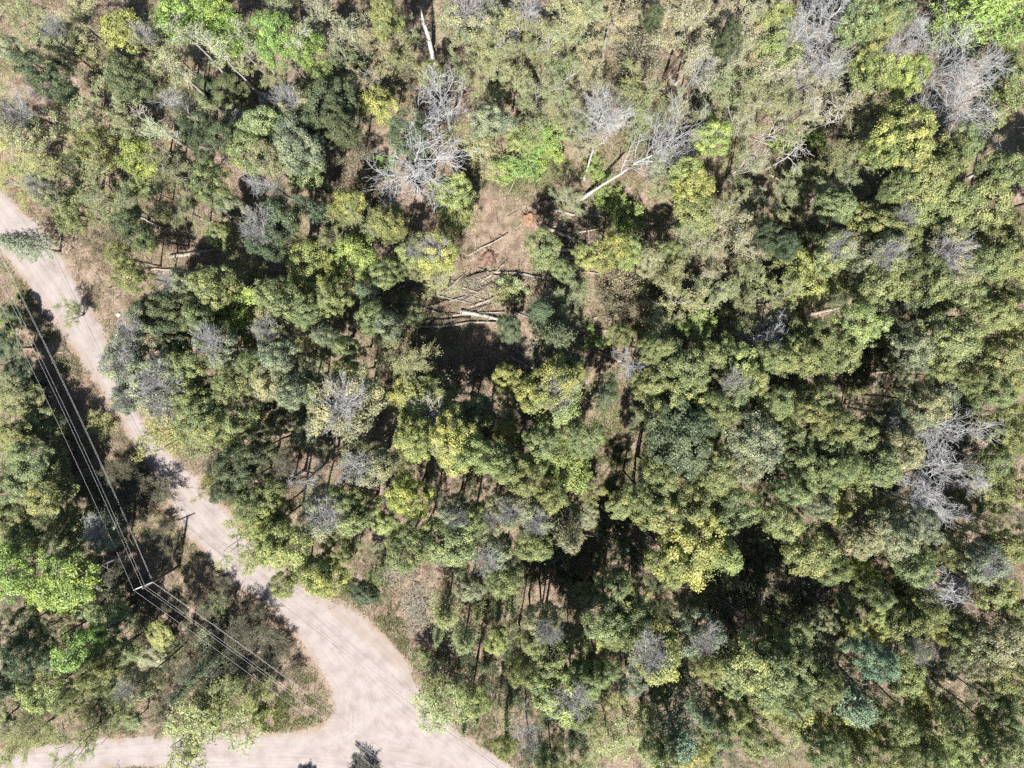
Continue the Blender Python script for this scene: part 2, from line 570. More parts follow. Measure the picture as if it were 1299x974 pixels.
    v, f = tubes(Q, (br[0] * 0.5)[:, None] * np.linspace(1, 0.25, 5)[None], 5)
    tg.add(v, f)
    # dead lower branches on the bare stem
    Q, q = branch(rng, P, Rr, 9, 0.3, 0.75, 80, 1.5, 3, -0.1, 0.06, 0.2, 0.4)
    v, f = tubes(Q, np.maximum(q, 0.012), 3)
    tg.add(v, f)
    return tg.mesh(name + "_trunk", [bark or M_BARK], True), crown, R, H, zc, tw


def proto_branchy(seed, R=2.7, H=15.0, limbs=14, low=0.38, ang=48, up=0.25, n2=6, n3=6, n4=0, leafn=3, leaf=(0.2, 0.13), spread=0.16, twig=None, bark=None,
                  rt=0.13, L1=None, tw_r=0.011, name="branchy", mat=None, stems=1, bend=0.015, drop=0.0, merge=False):
    rng = np.random.default_rng(seed)
    tg = Geo()
    cg = tg if merge else Geo()
    mi = 0 if merge else 1
    L1 = L1 or R * 1.05
    trunks = []
    for s_ in range(stems):
        P, Rr = trunk_line(rng, H * (0.9 if stems == 1 else rng.uniform(0.75, 0.92)), rt / (1 + 0.25 * (stems - 1)), 8, bend)
        if stems > 1:
            a = s_ / stems * 6.283 + rng.uniform(0, 1)
            z = P[..., 2:3] / H
            P = P + np.array([math.cos(a), math.sin(a), 0]) * (z ** 1.1) * R * 0.55 + np.array([math.cos(a), math.sin(a), 0]) * 0.18
        trunks.append((P, Rr))
    P = np.concatenate([t[0] for t in trunks])
    Rr = np.concatenate([t[1] for t in trunks])
    v, f = tubes(P, Rr, 7)
    tg.add(v, f)
    b1, r1 = branch(rng, P, Rr, max(4, limbs // stems), low, 0.99, ang, L1, 6, up, 0.035, 0.62, 0.25, 0.35)
    v, f = tubes(b1, r1, 5)
    tg.add(v, f)
    b2, r2 = branch(rng, b1, r1, n2, 0.2, 1.0, 42, R * 0.5, 4, up * 0.6 - drop, 0.05, 0.6, 0.3)
    v, f = tubes(b2, np.maximum(r2, tw_r * 1.4), 4)
    cg.add(v, f, np.repeat(rng.uniform(0.1, 0.9, len(b2)), len(f) // len(b2)), mi)
    b3, r3 = branch(rng, b2, r2, n3, 0.2, 1.0, 42, R * 0.24, 3, up * 0.3 - drop, 0.07, 0.65, 0.45)
    v, f = tubes(b3, np.maximum(r3, tw_r), 3)
    cg.add(v, f, np.repeat(rng.uniform(0, 1, len(b3)), len(f) // len(b3)), mi)
    last = b3
    if n4:
        b4, r4 = branch(rng, b3, r3, n4, 0.25, 1.0, 40, R * 0.13, 3, up * 0.3, 0.07, 0.8, 0.8)
        v, f = tubes(b4, np.maximum(r4, tw_r * 0.85), 3)
        cg.add(v, f, np.repeat(rng.uniform(0, 1, len(b4)), len(f) // len(b4)), 1)
        last = b4
    if leafn:
        c = along(last, np.ones(last.shape[:2]), rng.uniform(0.3, 1.1, (len(last), leafn)).clip(0, 1))[0].reshape(-1, 3)
        c = c + rng.normal(size=c.shape) * spread
        v, f = leaves(rng, c, leaf[0], leaf[1], 0.9)
        t = np.clip(np.repeat(rng.normal(0.5, 0.14, len(last)), leafn) + rng.normal(0, 0.08, len(c)), 0, 1)
        cg.add(v, f, t, 0)
    allp = b2.reshape(-1, 3)
    zc = float(np.percentile(allp[:, 2], 60))
    rad = float(np.percentile(np.hypot(b3[..., 0], b3[..., 1]), 90))
    return tg.mesh(name + "_trunk", [bark or M_BARK], True), None if merge else cg.mesh(name + "_crown", [mat or M_LEAF, twig or M_TANTWIG]), rad, H, zc, None


def proto_conifer(seed, R=2.0, H=13.0, whorls=24, per=8, droop=-0.18, low=0.06, needle=(0.36, 0.1), dens=15, rise=70, power=0.9, name="spruce", tuft=False, ragged=0.0):
    rng = np.random.default_rng(seed)
    P, Rr = trunk_line(rng, H, 0.15, 8, 0.004)
    tg = Geo()
    v, f = tubes(P, Rr, 7)
    tg.add(v, f)
    cg = Geo()
    t = np.linspace(low, 0.985, whorls)
    n = whorls * per
    tt = np.repeat(t, per) + rng.normal(0, 0.006, n)
    tt = np.clip(tt, 0.01, 0.995)
    a = np.arange(n) * 2.39996 + rng.uniform(0, 0.5, n)
    L = R * ((1 - (np.repeat(t, per) - low) / (1 - low)) ** power * 0.95 + 0.07) * rng.uniform(0.72 - ragged, 1.12 + 0.6 * ragged, n)
    s = np.linspace(0, 1, 4)[None, :, None]
    d = np.column_stack([np.cos(a), np.sin(a), np.full(n, math.cos(math.radians(rise)))])
    b0 = along(P, Rr, tt[None])[0][0]
    B = b0[:, None] + d[:, None] * L[:, None, None] * s + np.array([0, 0, droop]) * L[:, None, None] * s ** 2
    v, f = tubes(B, np.linspace(0.03, 0.008, 4)[None].repeat(n, 0), 3)
    tg.add(v, f)
    sub, _ = branch(rng, B, np.full((n, 4), 0.02), 6, 0.25, 1.0, 48, R * 0.32, 3, 0.1 if tuft else -0.08, 0.03, 0.6, 0.6, 0.55)
    pts = np.concatenate([along(B, np.ones((n, 4)), rng.uniform(0.15, 1, (n, dens)))[0].reshape(-1, 3),
                          along(sub, np.ones(sub.shape[:2]), rng.uniform(0.2, 1, (len(sub), 4 if not tuft else 8)))[0].reshape(-1, 3)])
    pts = pts + rng.normal(size=pts.shape) * (0.05 if not tuft else 0.1)
    out = norm(np.column_stack([pts[:, 0], pts[:, 1], np.full(len(pts), 0.6)]))
    v, f = leaves(rng, pts, needle[0], needle[1], 0.7, out * 0.3)
    cg.add(v, f, np.clip(rng.normal(0.42, 0.2, len(f)), 0, 1), 0)
    zc = H * 0.62
    return tg.mesh(name + "_trunk", [M_BARK], True), cg.mesh(name + "_crown", [M_NEEDLE]), R, H, zc, None


PROTO = {
    'P': [proto_round(100 + i, 2.8, 17, name="round_tree", flat=1.05 + 0.13 * (i % 4)) for i in range(11)],
    'G': [proto_round(140 + i, 2.8, 17, grey=True, flat=1.12, name="grey_topped_tree") for i in range(6)],
    'V': [proto_round(170 + i, 3.0, 17, leaf=(0.20, 0.13), puffs=80, per=115, sig=0.55, name="vivid_tree", bark=M_GREYBARK) for i in range(4)],
    'Y': [proto_round(180 + i, 2.6, 14, leaf=(0.16, 0.11), puffs=90, per=115, sig=0.48, name="yellow_tree", flat=0.9) for i in range(5)],
    'L': [proto_branchy(200 + i, 2.7, 14.5, limbs=12, n2=5, n3=9, leafn=12, spread=0.09, leaf=(0.095, 0.062), name="leafing_tree", bark=(M_BARK, M_GREYBARK)[i % 2]) for i in range(11)],
    'F': [proto_branchy(230 + i, 2.9, 12, limbs=14, low=0.2, ang=40, up=0.1, n2=8, n3=6, leafn=9, leaf=(0.14, 0.085), twig=M_BROWNTWIG, name="roadside_tree", stems=3, spread=0.12, drop=0.12) for i in range(4)],
    'B': [proto_branchy(260 + i, 3.2, 17, limbs=15, low=0.42, ang=44, up=0.3, n2=6, n3=5, n4=3, leafn=0, twig=M_PALETWIG, bark=M_PALEBARK, rt=0.17, tw_r=0.0085, name="bare_tree") for i in range(6)],
    'X': [proto_branchy(275 + i, 4.2, 17, limbs=15, low=0.42, ang=50, up=0.25, n2=7, n3=5, n4=3, leafn=0, twig=M_PALETWIG, bark=M_PALEBARK, rt=0.15, tw_r=0.008, name="bare_tree") for i in range(3)],
    'K': [proto_branchy(280 + i, 1.6, 15, limbs=8, low=0.5, ang=36, up=0.2, n2=4, n3=3, n4=0, leafn=0, twig=M_PALETWIG, bark=M_BIRCH, rt=0.10, tw_r=0.009, name="slender_tree", bend=0.012, merge=True) for i in range(4)],
    'U': [proto_branchy(290 + i, 2.4, 8, limbs=16, low=0.1, ang=44, up=0.3, n2=7, n3=7, n4=4, leafn=1, leaf=(0.11, 0.07), spread=0.08, twig=M_BROWNTWIG, rt=0.08, name="twiggy_tree", stems=3) for i in range(5)],
    'H': [proto_branchy(310 + i, 2.1, 20, limbs=9, low=0.74, ang=38, up=0.25, n2=5, n3=5, leafn=7, spread=0.12, leaf=(0.11, 0.075), twig=M_GREYTWIG, bark=M_BIRCH, rt=0.15, name="birch", bend=0.01) for i in range(4)],
    'S': [proto_conifer(330 + i, 2.3, 13, whorls=15, per=6, droop=-0.1, needle=(0.32, 0.075), dens=17, rise=76, ragged=0.35, name="spruce") for i in range(4)],
    'W': [proto_conifer(350 + i, 3.2, 17, 15, 7, 0.1, 0.3, (0.34, 0.09), 14, 74, 0.6, "pine", True) for i in range(4)],
    'N': [proto_branchy(390 + i, 2.0, 2.6, limbs=34, low=0.03, ang=52, up=0.35, n2=8, n3=7, n4=4, leafn=1, leaf=(0.09, 0.06), spread=0.06, twig=M_DARKTWIG, rt=0.06, tw_r=0.013, name="twiggy_shrub", stems=5) for i in range(2)],
    'T': [proto_branchy(370 + i, 1.5, 2.4, limbs=15, low=0.05, ang=55, up=0.3, n2=5, n3=4, leafn=10, leaf=(0.14, 0.09), spread=0.12, rt=0.04, name="shrub", stems=3) for i in range(5)],
}
NAME = {'X': "bare_tree", 'K': "dead_slender_tree", 'P': "leafy_tree", 'G': "grey_topped_tree", 'V': "broad_leaved_tree", 'Y': "yellow_green_tree", 'L': "leafing_tree", 'F': "roadside_tree", 'B': "bare_tree", 'U': "twiggy_tree",
        'H': "birch_tree", 'S': "spruce_tree", 'W': "pine_tree", 'T': "shrub", 'N': "twiggy_shrub"}
DESC = {'K': "slender dead tree", 'P': "round-crowned tree", 'G': "tree with bare grey top", 'V': "loose-crowned tree", 'Y': "fresh-leaved tree",
        'L': "thin airy tree", 'F': "thin drooping tree", 'B': "bare leafless tree", 'U': "twiggy tree",
        'H': "birch with white trunk", 'S': "pointed spruce", 'W': "feathery pine", 'T': "low shrub", 'N': "dense twiggy shrub on the road edge"}
GROUP = {'X': "bare grey trees", 'K': "slender dead pale trees", 'P': "round-crowned trees of the forest", 'G': "trees with bare grey tops", 'V': "broad-leaved trees in vivid leaf", 'Y': "trees in fresh yellow-green leaf", 'L': "thin airy trees coming into leaf",
         'F': "drooping trees along the road", 'B': "bare grey trees", 'U': "twiggy brown trees", 'H': "white-trunked birches", 'S': "spruces", 'W': "feathery pines", 'T': "low green shrubs", 'N': "dark twiggy shrubs"}
CAT = {k: "tree" for k in NAME}
CAT['T'] = CAT['N'] = "shrub"
HEIGHT = {'K': 15, 'P': 20, 'G': 20, 'V': 16, 'Y': 14, 'L': 13.5, 'F': 10, 'B': 16, 'U': 7, 'H': 20, 'S': 13, 'W': 17, 'T': 2.2, 'N': 2.6}
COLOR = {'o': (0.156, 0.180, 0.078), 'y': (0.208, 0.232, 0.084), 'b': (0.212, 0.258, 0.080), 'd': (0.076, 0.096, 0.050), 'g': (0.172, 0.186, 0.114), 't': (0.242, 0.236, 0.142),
         'v': (0.168, 0.240, 0.066), 'u': (0.110, 0.155, 0.094), 'l': (0.216, 0.242, 0.112)}
CNAME = {'o': "olive", 'y': "yellow-green", 'b': "bright lime", 'd': "dark green", 'g': "grey-green", 't': "tan-green", 'v': "vivid green", 'u': "blue-green", 'l': "pale green"}
TREES = """
Ll 35,25,24 100,25,30 100,75,30 212,82,18,9 130,140,32 165,165,22 10,130,22 95,160,25
Lo 245,140,24,9 215,215,28 65,215,30 115,240,34 145,258,25
Ly 28,195,32,10 18,228,22,9
Vv 230,18,34 290,42,26 270,12,22 345,48,28 385,58,22
Ll 296,72,20,9 210,60,20
Yy 155,42,26
Yo 85,268,24 120,190,28 385,218,24
Yb 175,198,26
Gg 75,47,20 190,52,18 30,155,28 303,158,24,10 60,245,18
Pd 165,102,24 52,92,26 290,118,22,8 262,112,18,8 300,140,18,8 290,175,22 165,290,22 250,170,20
Po 320,190,28 265,232,22 340,168,28
Bg 55,115,15 210,125,18
Hl 213,85,20 230,42,18 268,58,18 310,46,18 200,160,18 378,50,18
Tv 185,305,14
Wg 34,310,26,11
Lo 355,25,28 440,75,20 500,60,25 500,25,24
Lt 405,22,24 430,42,30 470,105,20 480,60,22
Po 490,25,22
Gg 590,18,32 375,135,24 615,15,20
Ll 630,35,28 620,62,26 605,185,26
Yy 400,95,20 480,132,22 545,92,16
Pd 415,132,30 430,160,26 400,160,24
Pg 375,182,30 345,200,24 620,150,24
Bg 335,228,22 560,125,32 530,205,52
Ut 515,95,20 460,230,18 450,200,20
Pd 515,170,24
Tv 490,212,14 690,195,20 672,205,20 655,215,20 700,175,18 760,215,16 790,268,20 770,250,16 800,285,16 640,215,16
Yy 575,245,22 440,258,22 660,180,18
Lo 660,70,22 680,45,24 720,110,26 680,112,28 800,115,26 810,138,26 730,150,22 670,150,24
Ll 715,28,30 715,60,24 745,20,24 650,105,20
Lt 780,18,28 870,48,34 945,40,32 970,18,22 755,105,18 850,20,26 900,20,24 930,70,28 960,75,26 745,75,20
Ut 740,60,28 810,55,34 890,95,20
Pd 828,22,12 925,50,16
Bg 668,12,18 890,80,16 765,145,28
Lo 930,110,30 960,130,30 900,135,22 950,205,24 990,130,24
Yb 905,172,22
Yy 880,240,26 870,215,20 985,22,22 985,58,26
Lt 975,95,26 1010,100,24 1055,125,22 1095,135,22 1010,150,24 940,150,22
Bg 1050,25,34 1020,48,28 1160,40,22 1040,92,24 1215,82,42 1225,132,44 1130,70,18
Po 1088,25,26 1110,35,22 1130,15,22
Wv 1240,15,44 1280,35,34
Kg 1000,95,20 1045,88,20 1075,58,18 1022,128,20 955,200,18 972,168,18 1012,186,20 902,108,16 1062,140,18 935,150,16 1000,60,18 880,70,16 840,180,16 1085,118,16 470,95,14 700,60,14 640,55,14 715,110,14 660,25,14 1120,60,16 260,160,18 285,190,18 180,150,16
Po 1372,238,34 1335,205,26 1400,290,36
Po 1286,425,24 1280,365,22 1292,560,24 1262,585,22
Yy 1110,85,26 1120,118,26
Yb 1155,92,24
Lo 1070,75,20 1085,180,24 1060,205,22 1050,238,22 1075,215,20
Ut 1105,160,20
Py 1150,172,34 1125,185,26
Po 1165,225,34 1200,205,26 1215,190,24 1285,115,28 1270,220,26 1140,235,20
Yo 1272,88,26 1240,165,20
Tv 995,175,16 1035,178,16
Fl 88,397,15,5
Yo 165,350,22 150,325,18
Ug 130,305,18
Gg 228,357,18 175,420,28 158,460,32 205,485,36 275,440,30 210,470,26
Pd 205,388,24 222,420,22 185,395,20 235,395,22
Yb 300,390,30
Po 275,360,26 235,462,26 292,482,26 320,460,18 260,400,22
Yy 325,430,16
Tv 10,412,14
Lo 12,490,22,9
Pd 6,440,20,7 22,472,18,7 40,490,14,4 14,400,14,5
Gd 345,282,30 335,300,24
Wu 395,265,16 468,370,18
Lo 440,268,22 460,285,22 420,300,18 372,300,18 520,335,18
Po 490,282,24
Lb 575,262,24
Yy 575,285,18
Yb 445,328,30
Yy 385,335,26 405,372,22 425,345,18
Gy 555,322,26 525,318,20
Ll 560,355,24
Po 490,345,18 355,375,26 390,395,22 420,378,22
Gg 345,412,24
Po 470,402,20 440,440,16
Lo 510,445,32 525,470,24 485,425,22
Pg 350,450,22 340,478,26 370,495,24 490,410,18 410,425,16
Gg 435,512,46 465,590,32
Po 400,495,20 445,470,20
Yo 685,318,24
Tl 655,365,18 640,372,14
Yy 775,315,24 800,318,18 745,325,16
Ut 790,360,32 800,395,24 775,385,20
Lo 725,370,20 840,420,24 960,330,22 720,390,18
Yo 885,272,28
Lo 880,305,26 920,262,24
Lt 920,292,32 950,310,22 900,330,22
Ll 860,385,36 905,372,24 850,350,22
Lo 935,370,22 940,400,22
Yb 882,408,22
Wd 705,428,34
Wd 688,395,22 720,460,24
Tv 750,430,14
Po 830,440,20 870,470,30 848,478,22 900,450,22
Bg 810,465,24
Py 705,488,32 680,500,26
Py 930,462,26
Gg 925,485,24
Po 960,455,22 985,455,22
Pd 975,300,16 995,310,18
Gl 1060,318,26
Yy 1030,362,28 1055,352,26 1010,335,22
Ly 990,378,28 1020,390,22
Po 1060,265,22 1112,285,28 1115,358,32 1165,262,32 1205,258,30 1140,300,24
Gg 1122,322,26 1130,285,22 1195,318,32 1205,345,26
Po 1245,275,40 1275,290,26 1245,338,30 1170,352,30 1220,370,26 1285,330,28 1290,395,24
Py 1085,412,28
Po 1060,448,28 1040,425,22 1020,452,24
Bg 980,430,28
Lg 1130,395,18
Pg 1160,440,26 1150,465,16
Po 1205,430,34 1190,455,22 1278,455,28 1255,400,26 1240,480,20
Ly 12,520,26,9 8,575,22,9
Po 30,508,24,6 48,538,24,7 36,590,28,12 12,615,26,13 50,632,28,13 12,660,24,13 36,685,24,12 84,660,20,7 68,585,20,6 20,555,24,10 72,620,20,9 66,550,16,6
Po 90,690,24,9 20,690,22,12
Bg 58,565,18,5
Vv 15,728,36 85,742,40 60,760,26
Gg 128,672,24,10
Ud 186,622,26,4 172,645,20,4 203,668,14,3 146,600,16,4 150,640,20,5 165,600,16,4
Gg 165,502,22 212,510,28
Fy 215,555,30 240,545,24
Po 250,522,26 270,548,26 300,530,26 235,500,22
Pd 300,590,26 325,570,24 290,620,20
Fy 262,612,18
Po 320,640,24 345,620,22
Fy 305,680,26 325,700,22
Bg 383,605,28
Gg 410,652,32
Po 452,655,26 435,630,20
Py 360,690,34 345,650,20 340,672,22
Po 400,718,22 430,690,20
Fy 440,712,22
Gy 548,533,42,15
Py 580,560,34 525,560,26 520,508,26,13 610,575,28
Po 557,498,26,13 600,522,24,12 640,590,24
Pb 520,632,28
Po 510,700,26 570,690,36 535,680,24 600,660,22
Gg 625,702,26 648,645,24 575,650,20 625,660,20
Gy 705,505,36
Yb 715,592,36
Po 740,552,26 690,560,24 660,600,26 680,590,20
Gg 677,655,24
Po 700,630,22 675,690,24 640,740,24
Po 850,502,32 825,485,22 880,500,24
Pd 858,560,42 880,535,26
Po 930,500,28 905,520,24 950,480,24
Pg 962,562,34 945,590,24
Po 832,642,32 880,640,28 840,605,26 930,650,28 815,625,22 905,600,26
Gg 890,590,18
Py 880,698,42 850,710,26 915,700,26
Wg 722,680,22
Ug 832,668,20
Sd 790,690,15
Po 985,508,22 1035,505,24 1010,520,20 1000,550,20
Gg 1120,538,16
Po 1062,540,26 1045,575,24 1090,560,26 1112,592,26 1065,592,22 1020,592,26 1000,622,24 1040,610,20
Pg 1142,570,28 1180,512,28 1150,530,22
Bg 1205,545,34 1172,610,34 1182,648,28 1235,602,28
Po 1260,500,22 1282,540,26
Yy 1085,618,32
Pg 1030,635,20 1092,680,26 1132,680,28 1165,665,22
Po 990,660,28 1030,700,30 1055,720,20
Yb 1265,630,20 1092,722,16
Ly 1225,680,26 1200,700,20
Po 1162,715,26 1282,620,28 1285,692,26
Gg 1250,712,28
Vv 95,828,30 118,805,16
Pd 20,800,26 35,835,24 10,870,20
Yy 55,880,30
Po 92,882,20 140,785,24,8 150,825,22,10 120,850,20
Py 200,805,18,5
Gg 175,870,22
Sd 235,872,16 260,845,20
Fy 250,918,52,9 238,950,34,8 275,900,26,8
Fy 92,950,28
Ly 20,950,26 45,930,20
Ud 270,840,24,6 318,800,22,5 298,815,22,5
Fy 318,892,24 290,880,20
Ud 250,762,16,3 268,792,18,3 240,805,16,3 300,862,18,3 335,862,16,2 212,702,16,3 222,772,14,3 372,850,12,2 282,745,14,2
Ud 326,778,15,4 348,815,18,3 335,838,16,3
Nd 461,985,21,1.4 386,986,11,0.9
Yy 362,740,20
Py 410,735,26
Fy 560,892,32 548,862,22
Yy 600,885,22
So 590,915,14 606,905,12 643,918,14
Wo 565,775,24,11 590,808,22,10
So 556,806,14 606,776,15 632,775,13 650,770,14
Gg 690,788,24
Po 700,828,30 675,810,20 690,850,24
Gy 722,880,36
Po 745,860,24 770,790,28 760,850,22 660,850,18 780,740,22
Gy 828,825,38
Po 805,790,28 785,800,22
Gg 890,805,28
Wu 855,920,38 880,885,24
Po 950,845,40 920,860,26 900,840,22 1002,880,30,22 962,888,26,17 1042,868,24,21
Bg 668,930,18
Ly 800,935,36 770,920,26 830,960,28 760,950,24
Po 910,925,22 955,935,26 930,895,22 840,962,24 735,905,20 1215,922,24 1290,900,24 1180,962,24 1050,955,24 700,965,20
Yy 880,958,24 1055,925,22 1250,925,22 1160,912,22 640,950,16
Po 975,852,34 1010,838,30 985,815,22 1110,750,18
Yy 1010,902,30 985,890,22
Wu 1065,875,42 1045,850,24
Pu 1110,840,26
Yb 1090,920,28
Yy 1150,858,28 1170,880,22
Ly 1200,892,34 1185,920,24
Ll 1260,892,22
Bg 1210,755,34
Po 1150,790,26 1180,775,24 1230,805,24
Yy 1200,800,18
Pg 1272,808,34 1240,840,24
Po 1262,745,28 1290,770,22 1285,860,24
Gg 1160,815,20
Lo 1020,935,36 995,955,26
Po 1120,950,24 1080,958,24 1140,920,22
Yb 1212,958,28
Po 1245,960,26 1275,935,26 1180,955,20
"""  # unseen crowns past the right edge, others below the large hollow: added for shade
LAND = [("the road fork", 455, 865), ("the utility pole", 205, 730), ("the log-strewn clearing", 615, 375), ("the pale litter clearing", 650, 285), ("the large leaning bare tree", 810, 205),
        ("the broad bare tree", 530, 205), ("the white birch trunks", 270, 100), ("the pine over the road", 40, 310), ("the tall wires", 55, 450), ("the vivid trees", 75, 755),
        ("the overhanging tree", 250, 915), ("the large dark hollow", 955, 735), ("the fallen trunks in shade", 1100, 465), ("the four bare crowns", 1190, 600), ("the vivid corner pine", 1250, 20),
        ("the blue-green pine", 1065, 875), ("the brightest lime tree", 1090, 920), ("the grassy opening", 775, 580), ("the shaded spruce", 790, 685), ("the roadside brush mat", 515, 745),
        ("the slash pile", 500, 605), ("the white snag in shadow", 383, 605), ("the black shadow patch", 590, 440), ("the dark pine", 705, 430), ("the top right bare crowns", 1215, 100),
        ("the dead white trunk", 540, 45), ("the pale double log", 1045, 395), ("the top left corner", 20, 20), ("the bottom right corner", 1280, 955), ("the bottom left corner", 15, 955),
        ("the middle of the top edge", 720, 10), ("the middle of the right edge", 1290, 400), ("the middle of the bottom edge", 700, 965), ("the bend of the dirt road", 185, 560), ("the left edge's middle", 5, 600),
        ("the lime tree over the road bend", 445, 328), ("the twin grey logs", 1170, 335)]
LAND = [l for l in LAND if l[0] not in ("the lime tree over the road bend", "the twin grey logs")] + [("the bright lime tree", 445, 328), ("the two pale leaning stems", 985, 225)]
ORD = ["first", "second", "third", "fourth", "fifth", "sixth", "seventh", "eighth"]
pending = []


def place_words(px, py):
    best = min(LAND, key=lambda l: math.hypot(px - l[1], py - l[2]))
    dx, dy = px - best[1], py - best[2]
    d = math.hypot(dx, dy)
    if d < 14:
        return best[0], "right at", d
    s = int(((math.degrees(math.atan2(-dy, dx)) + 360 + 22.5) % 360) // 45)
    return best[0], ["right of", "up right of", "above", "up left of", "left of", "down left of", "below", "down right of"][s], d


def want_label(o, phrase, px, py):
    pending.append((o, phrase, *place_words(px, py)))


def settle_labels():
    groups = {}
    for p in pending:
        groups.setdefault((p[1], p[2], p[3]), []).append(p)
    for (phrase, land, way), ps in groups.items():
        ps.sort(key=lambda p: p[4])
        for i, p in enumerate(ps):
            p[0]["label"] = f"{phrase}, {ORD[min(i, 7)] + ' one ' if len(ps) > 1 else ''}{way} {land}"


SIZE = lambda k, r: ("small " if r < (14 if k == 'T' else 20) else "broad " if r >= 30 else "medium ")
NBARE = {'U': "brown", 'K': "pale", 'B': "pale grey", 'N': "dark purplish"}
count = {}
rngp = np.random.default_rng(77)


planted = []


def plant(kind, c, px, py, r, high=None):
    i = count.get(kind, 0)
    count[kind] = i + 1
    fam = PROTO['X' if kind == 'B' and r >= 36 else kind]
    tm, cm, R0, H0, zc0, tw = fam[i % len(fam)]
    H = HEIGHT[kind] * rngp.uniform(0.92, 1.08) * (0.82 + 0.18 * min(r / 28, 1.3))
    if kind == 'T':
        H = HEIGHT[kind] * rngp.uniform(0.8, 1.3)
    if kind in 'S':
        H = HEIGHT[kind] * r / 20 * rngp.uniform(0.9, 1.1)
    if high:
        H = high
    planted.append((px, py, r))
    sz = H / H0
    zc = zc0 * sz
    x, y, _ = at(px, py, zc)
    Rw = r * (CAM_H - zc) / FOC * (1.12 if kind in 'PG' else 1.06)
    sx = Rw / R0
    root = bpy.data.objects.new(NAME[kind], None)
    col.objects.link(root)
    root.empty_display_size = 0.5
    root.location = (x, y, 0)
    root.rotation_euler = (0, 0, rngp.uniform(0, 6.283))
    q = rngp.uniform(0.86, 1.16)
    root.scale = (sx * q, sx / q, sz)
    root["category"] = CAT[kind]
    root["group"] = GROUP[kind]
    obj("trunk", tm, root)
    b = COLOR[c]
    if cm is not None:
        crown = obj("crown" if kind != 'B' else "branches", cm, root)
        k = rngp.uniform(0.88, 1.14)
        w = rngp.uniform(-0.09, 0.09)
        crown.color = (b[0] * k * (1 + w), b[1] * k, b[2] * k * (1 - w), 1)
    if tw is not None:
        obj("bare_twigs", tw, crown)
    cn = NBARE.get(kind, CNAME[c])
    want_label(root, f"{SIZE(kind, r)}{cn} {DESC[kind]}", px, py)
    return root


for ln in TREES.strip().splitlines():  # one dark crown top left, twiggy ones by the road bend: stand-ins for shade
    kc, *items = ln.split()
    for it in items:
        plant(kc[0], kc[1], *[float(q) for q in it.split(',')])


# smaller trees standing in the gaps between the listed crowns
OPEN = [(965, 742, 105, 62), (1100, 470, 52, 42), (1185, 395, 45, 28), (712, 722, 34, 62), (785, 690, 45, 50), (590, 450, 62, 45), (590, 625, 62, 26), (1285, 180, 32, 42), (645, 285, 52, 62),
        (600, 378, 66, 52), (765, 295, 66, 34), (755, 440, 30, 42), (780, 575, 42, 66), (520, 765, 55, 75), (500, 605, 24, 24), (385, 605, 38, 32), (1000, 545, 34, 22), (680, 450, 36, 30),
        (1045, 393, 34, 14), (1060, 440, 50, 14), (655, 370, 40, 20), (235, 325, 60, 24), (900, 890, 20, 30), (740, 930, 30, 30), (150, 400, 30, 20), (780, 70, 44, 26), (700, 910, 40, 50), (640, 870, 26, 60),
        (620, 930, 40, 40), (500, 215, 16, 40), (850, 640, 14, 10), (1180, 470, 26, 16), (870, 500, 8, 30), (830, 720, 26, 60), (930, 215, 20, 30), (540, 40, 22, 40)]
rngf = np.random.default_rng(404)
fillers = 0
for _ in range(9000):
    fx, fy = rngf.uniform(5, 1294), rngf.uniform(5, 969)
    if any(((fx - a) / c) ** 2 + ((fy - b) / d) ** 2 < 1 for a, b, c, d in OPEN):
        continue
    if fx < 450 and fy > 690 or fx < 230 and fy > 330 + 0 * fx and fy < 700:
        continue
    if road_signed(np.array([at(fx, fy)[:2]]))[0] > -2.5:
        continue
    if min(math.hypot(fx - a, fy - b) / ((0.85 if fx > 700 and fy > 200 else 0.95) * c + (10 if fx > 700 and fy > 200 else 13)) for a, b, c in planted) < 1:
        continue
    top = fy < 330 - 0.1 * (fx - 650) and fx > 330 or fx < 330 and fy < 330
    if fillers >= 280:
        break
    if top and fx > 330 and rngf.uniform() < 0.6:
        continue
    if top and fx > 330:
        plant('L', "oltlo"[rngf.integers(5)], fx, fy, rngf.uniform(15, 21), rngf.uniform(7, 10))
    else:
        plant("PPPL"[rngf.integers(4)], "oodgy"[rngf.integers(5)], fx, fy, rngf.uniform(15, 20), rngf.uniform(8, 12))
    fillers += 1
print("fillers", fillers, count)


# added dark low shrubs, standing in for the deep shade between the tall crowns
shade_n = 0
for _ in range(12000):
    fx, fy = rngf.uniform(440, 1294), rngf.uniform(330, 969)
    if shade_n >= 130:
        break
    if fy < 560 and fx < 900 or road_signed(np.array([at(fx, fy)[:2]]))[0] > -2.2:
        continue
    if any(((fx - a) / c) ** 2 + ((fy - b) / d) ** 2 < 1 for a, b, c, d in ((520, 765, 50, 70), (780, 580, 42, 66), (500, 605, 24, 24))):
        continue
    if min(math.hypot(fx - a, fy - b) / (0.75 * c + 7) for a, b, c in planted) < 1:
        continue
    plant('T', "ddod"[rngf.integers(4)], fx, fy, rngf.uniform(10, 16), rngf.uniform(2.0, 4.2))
    shade_n += 1


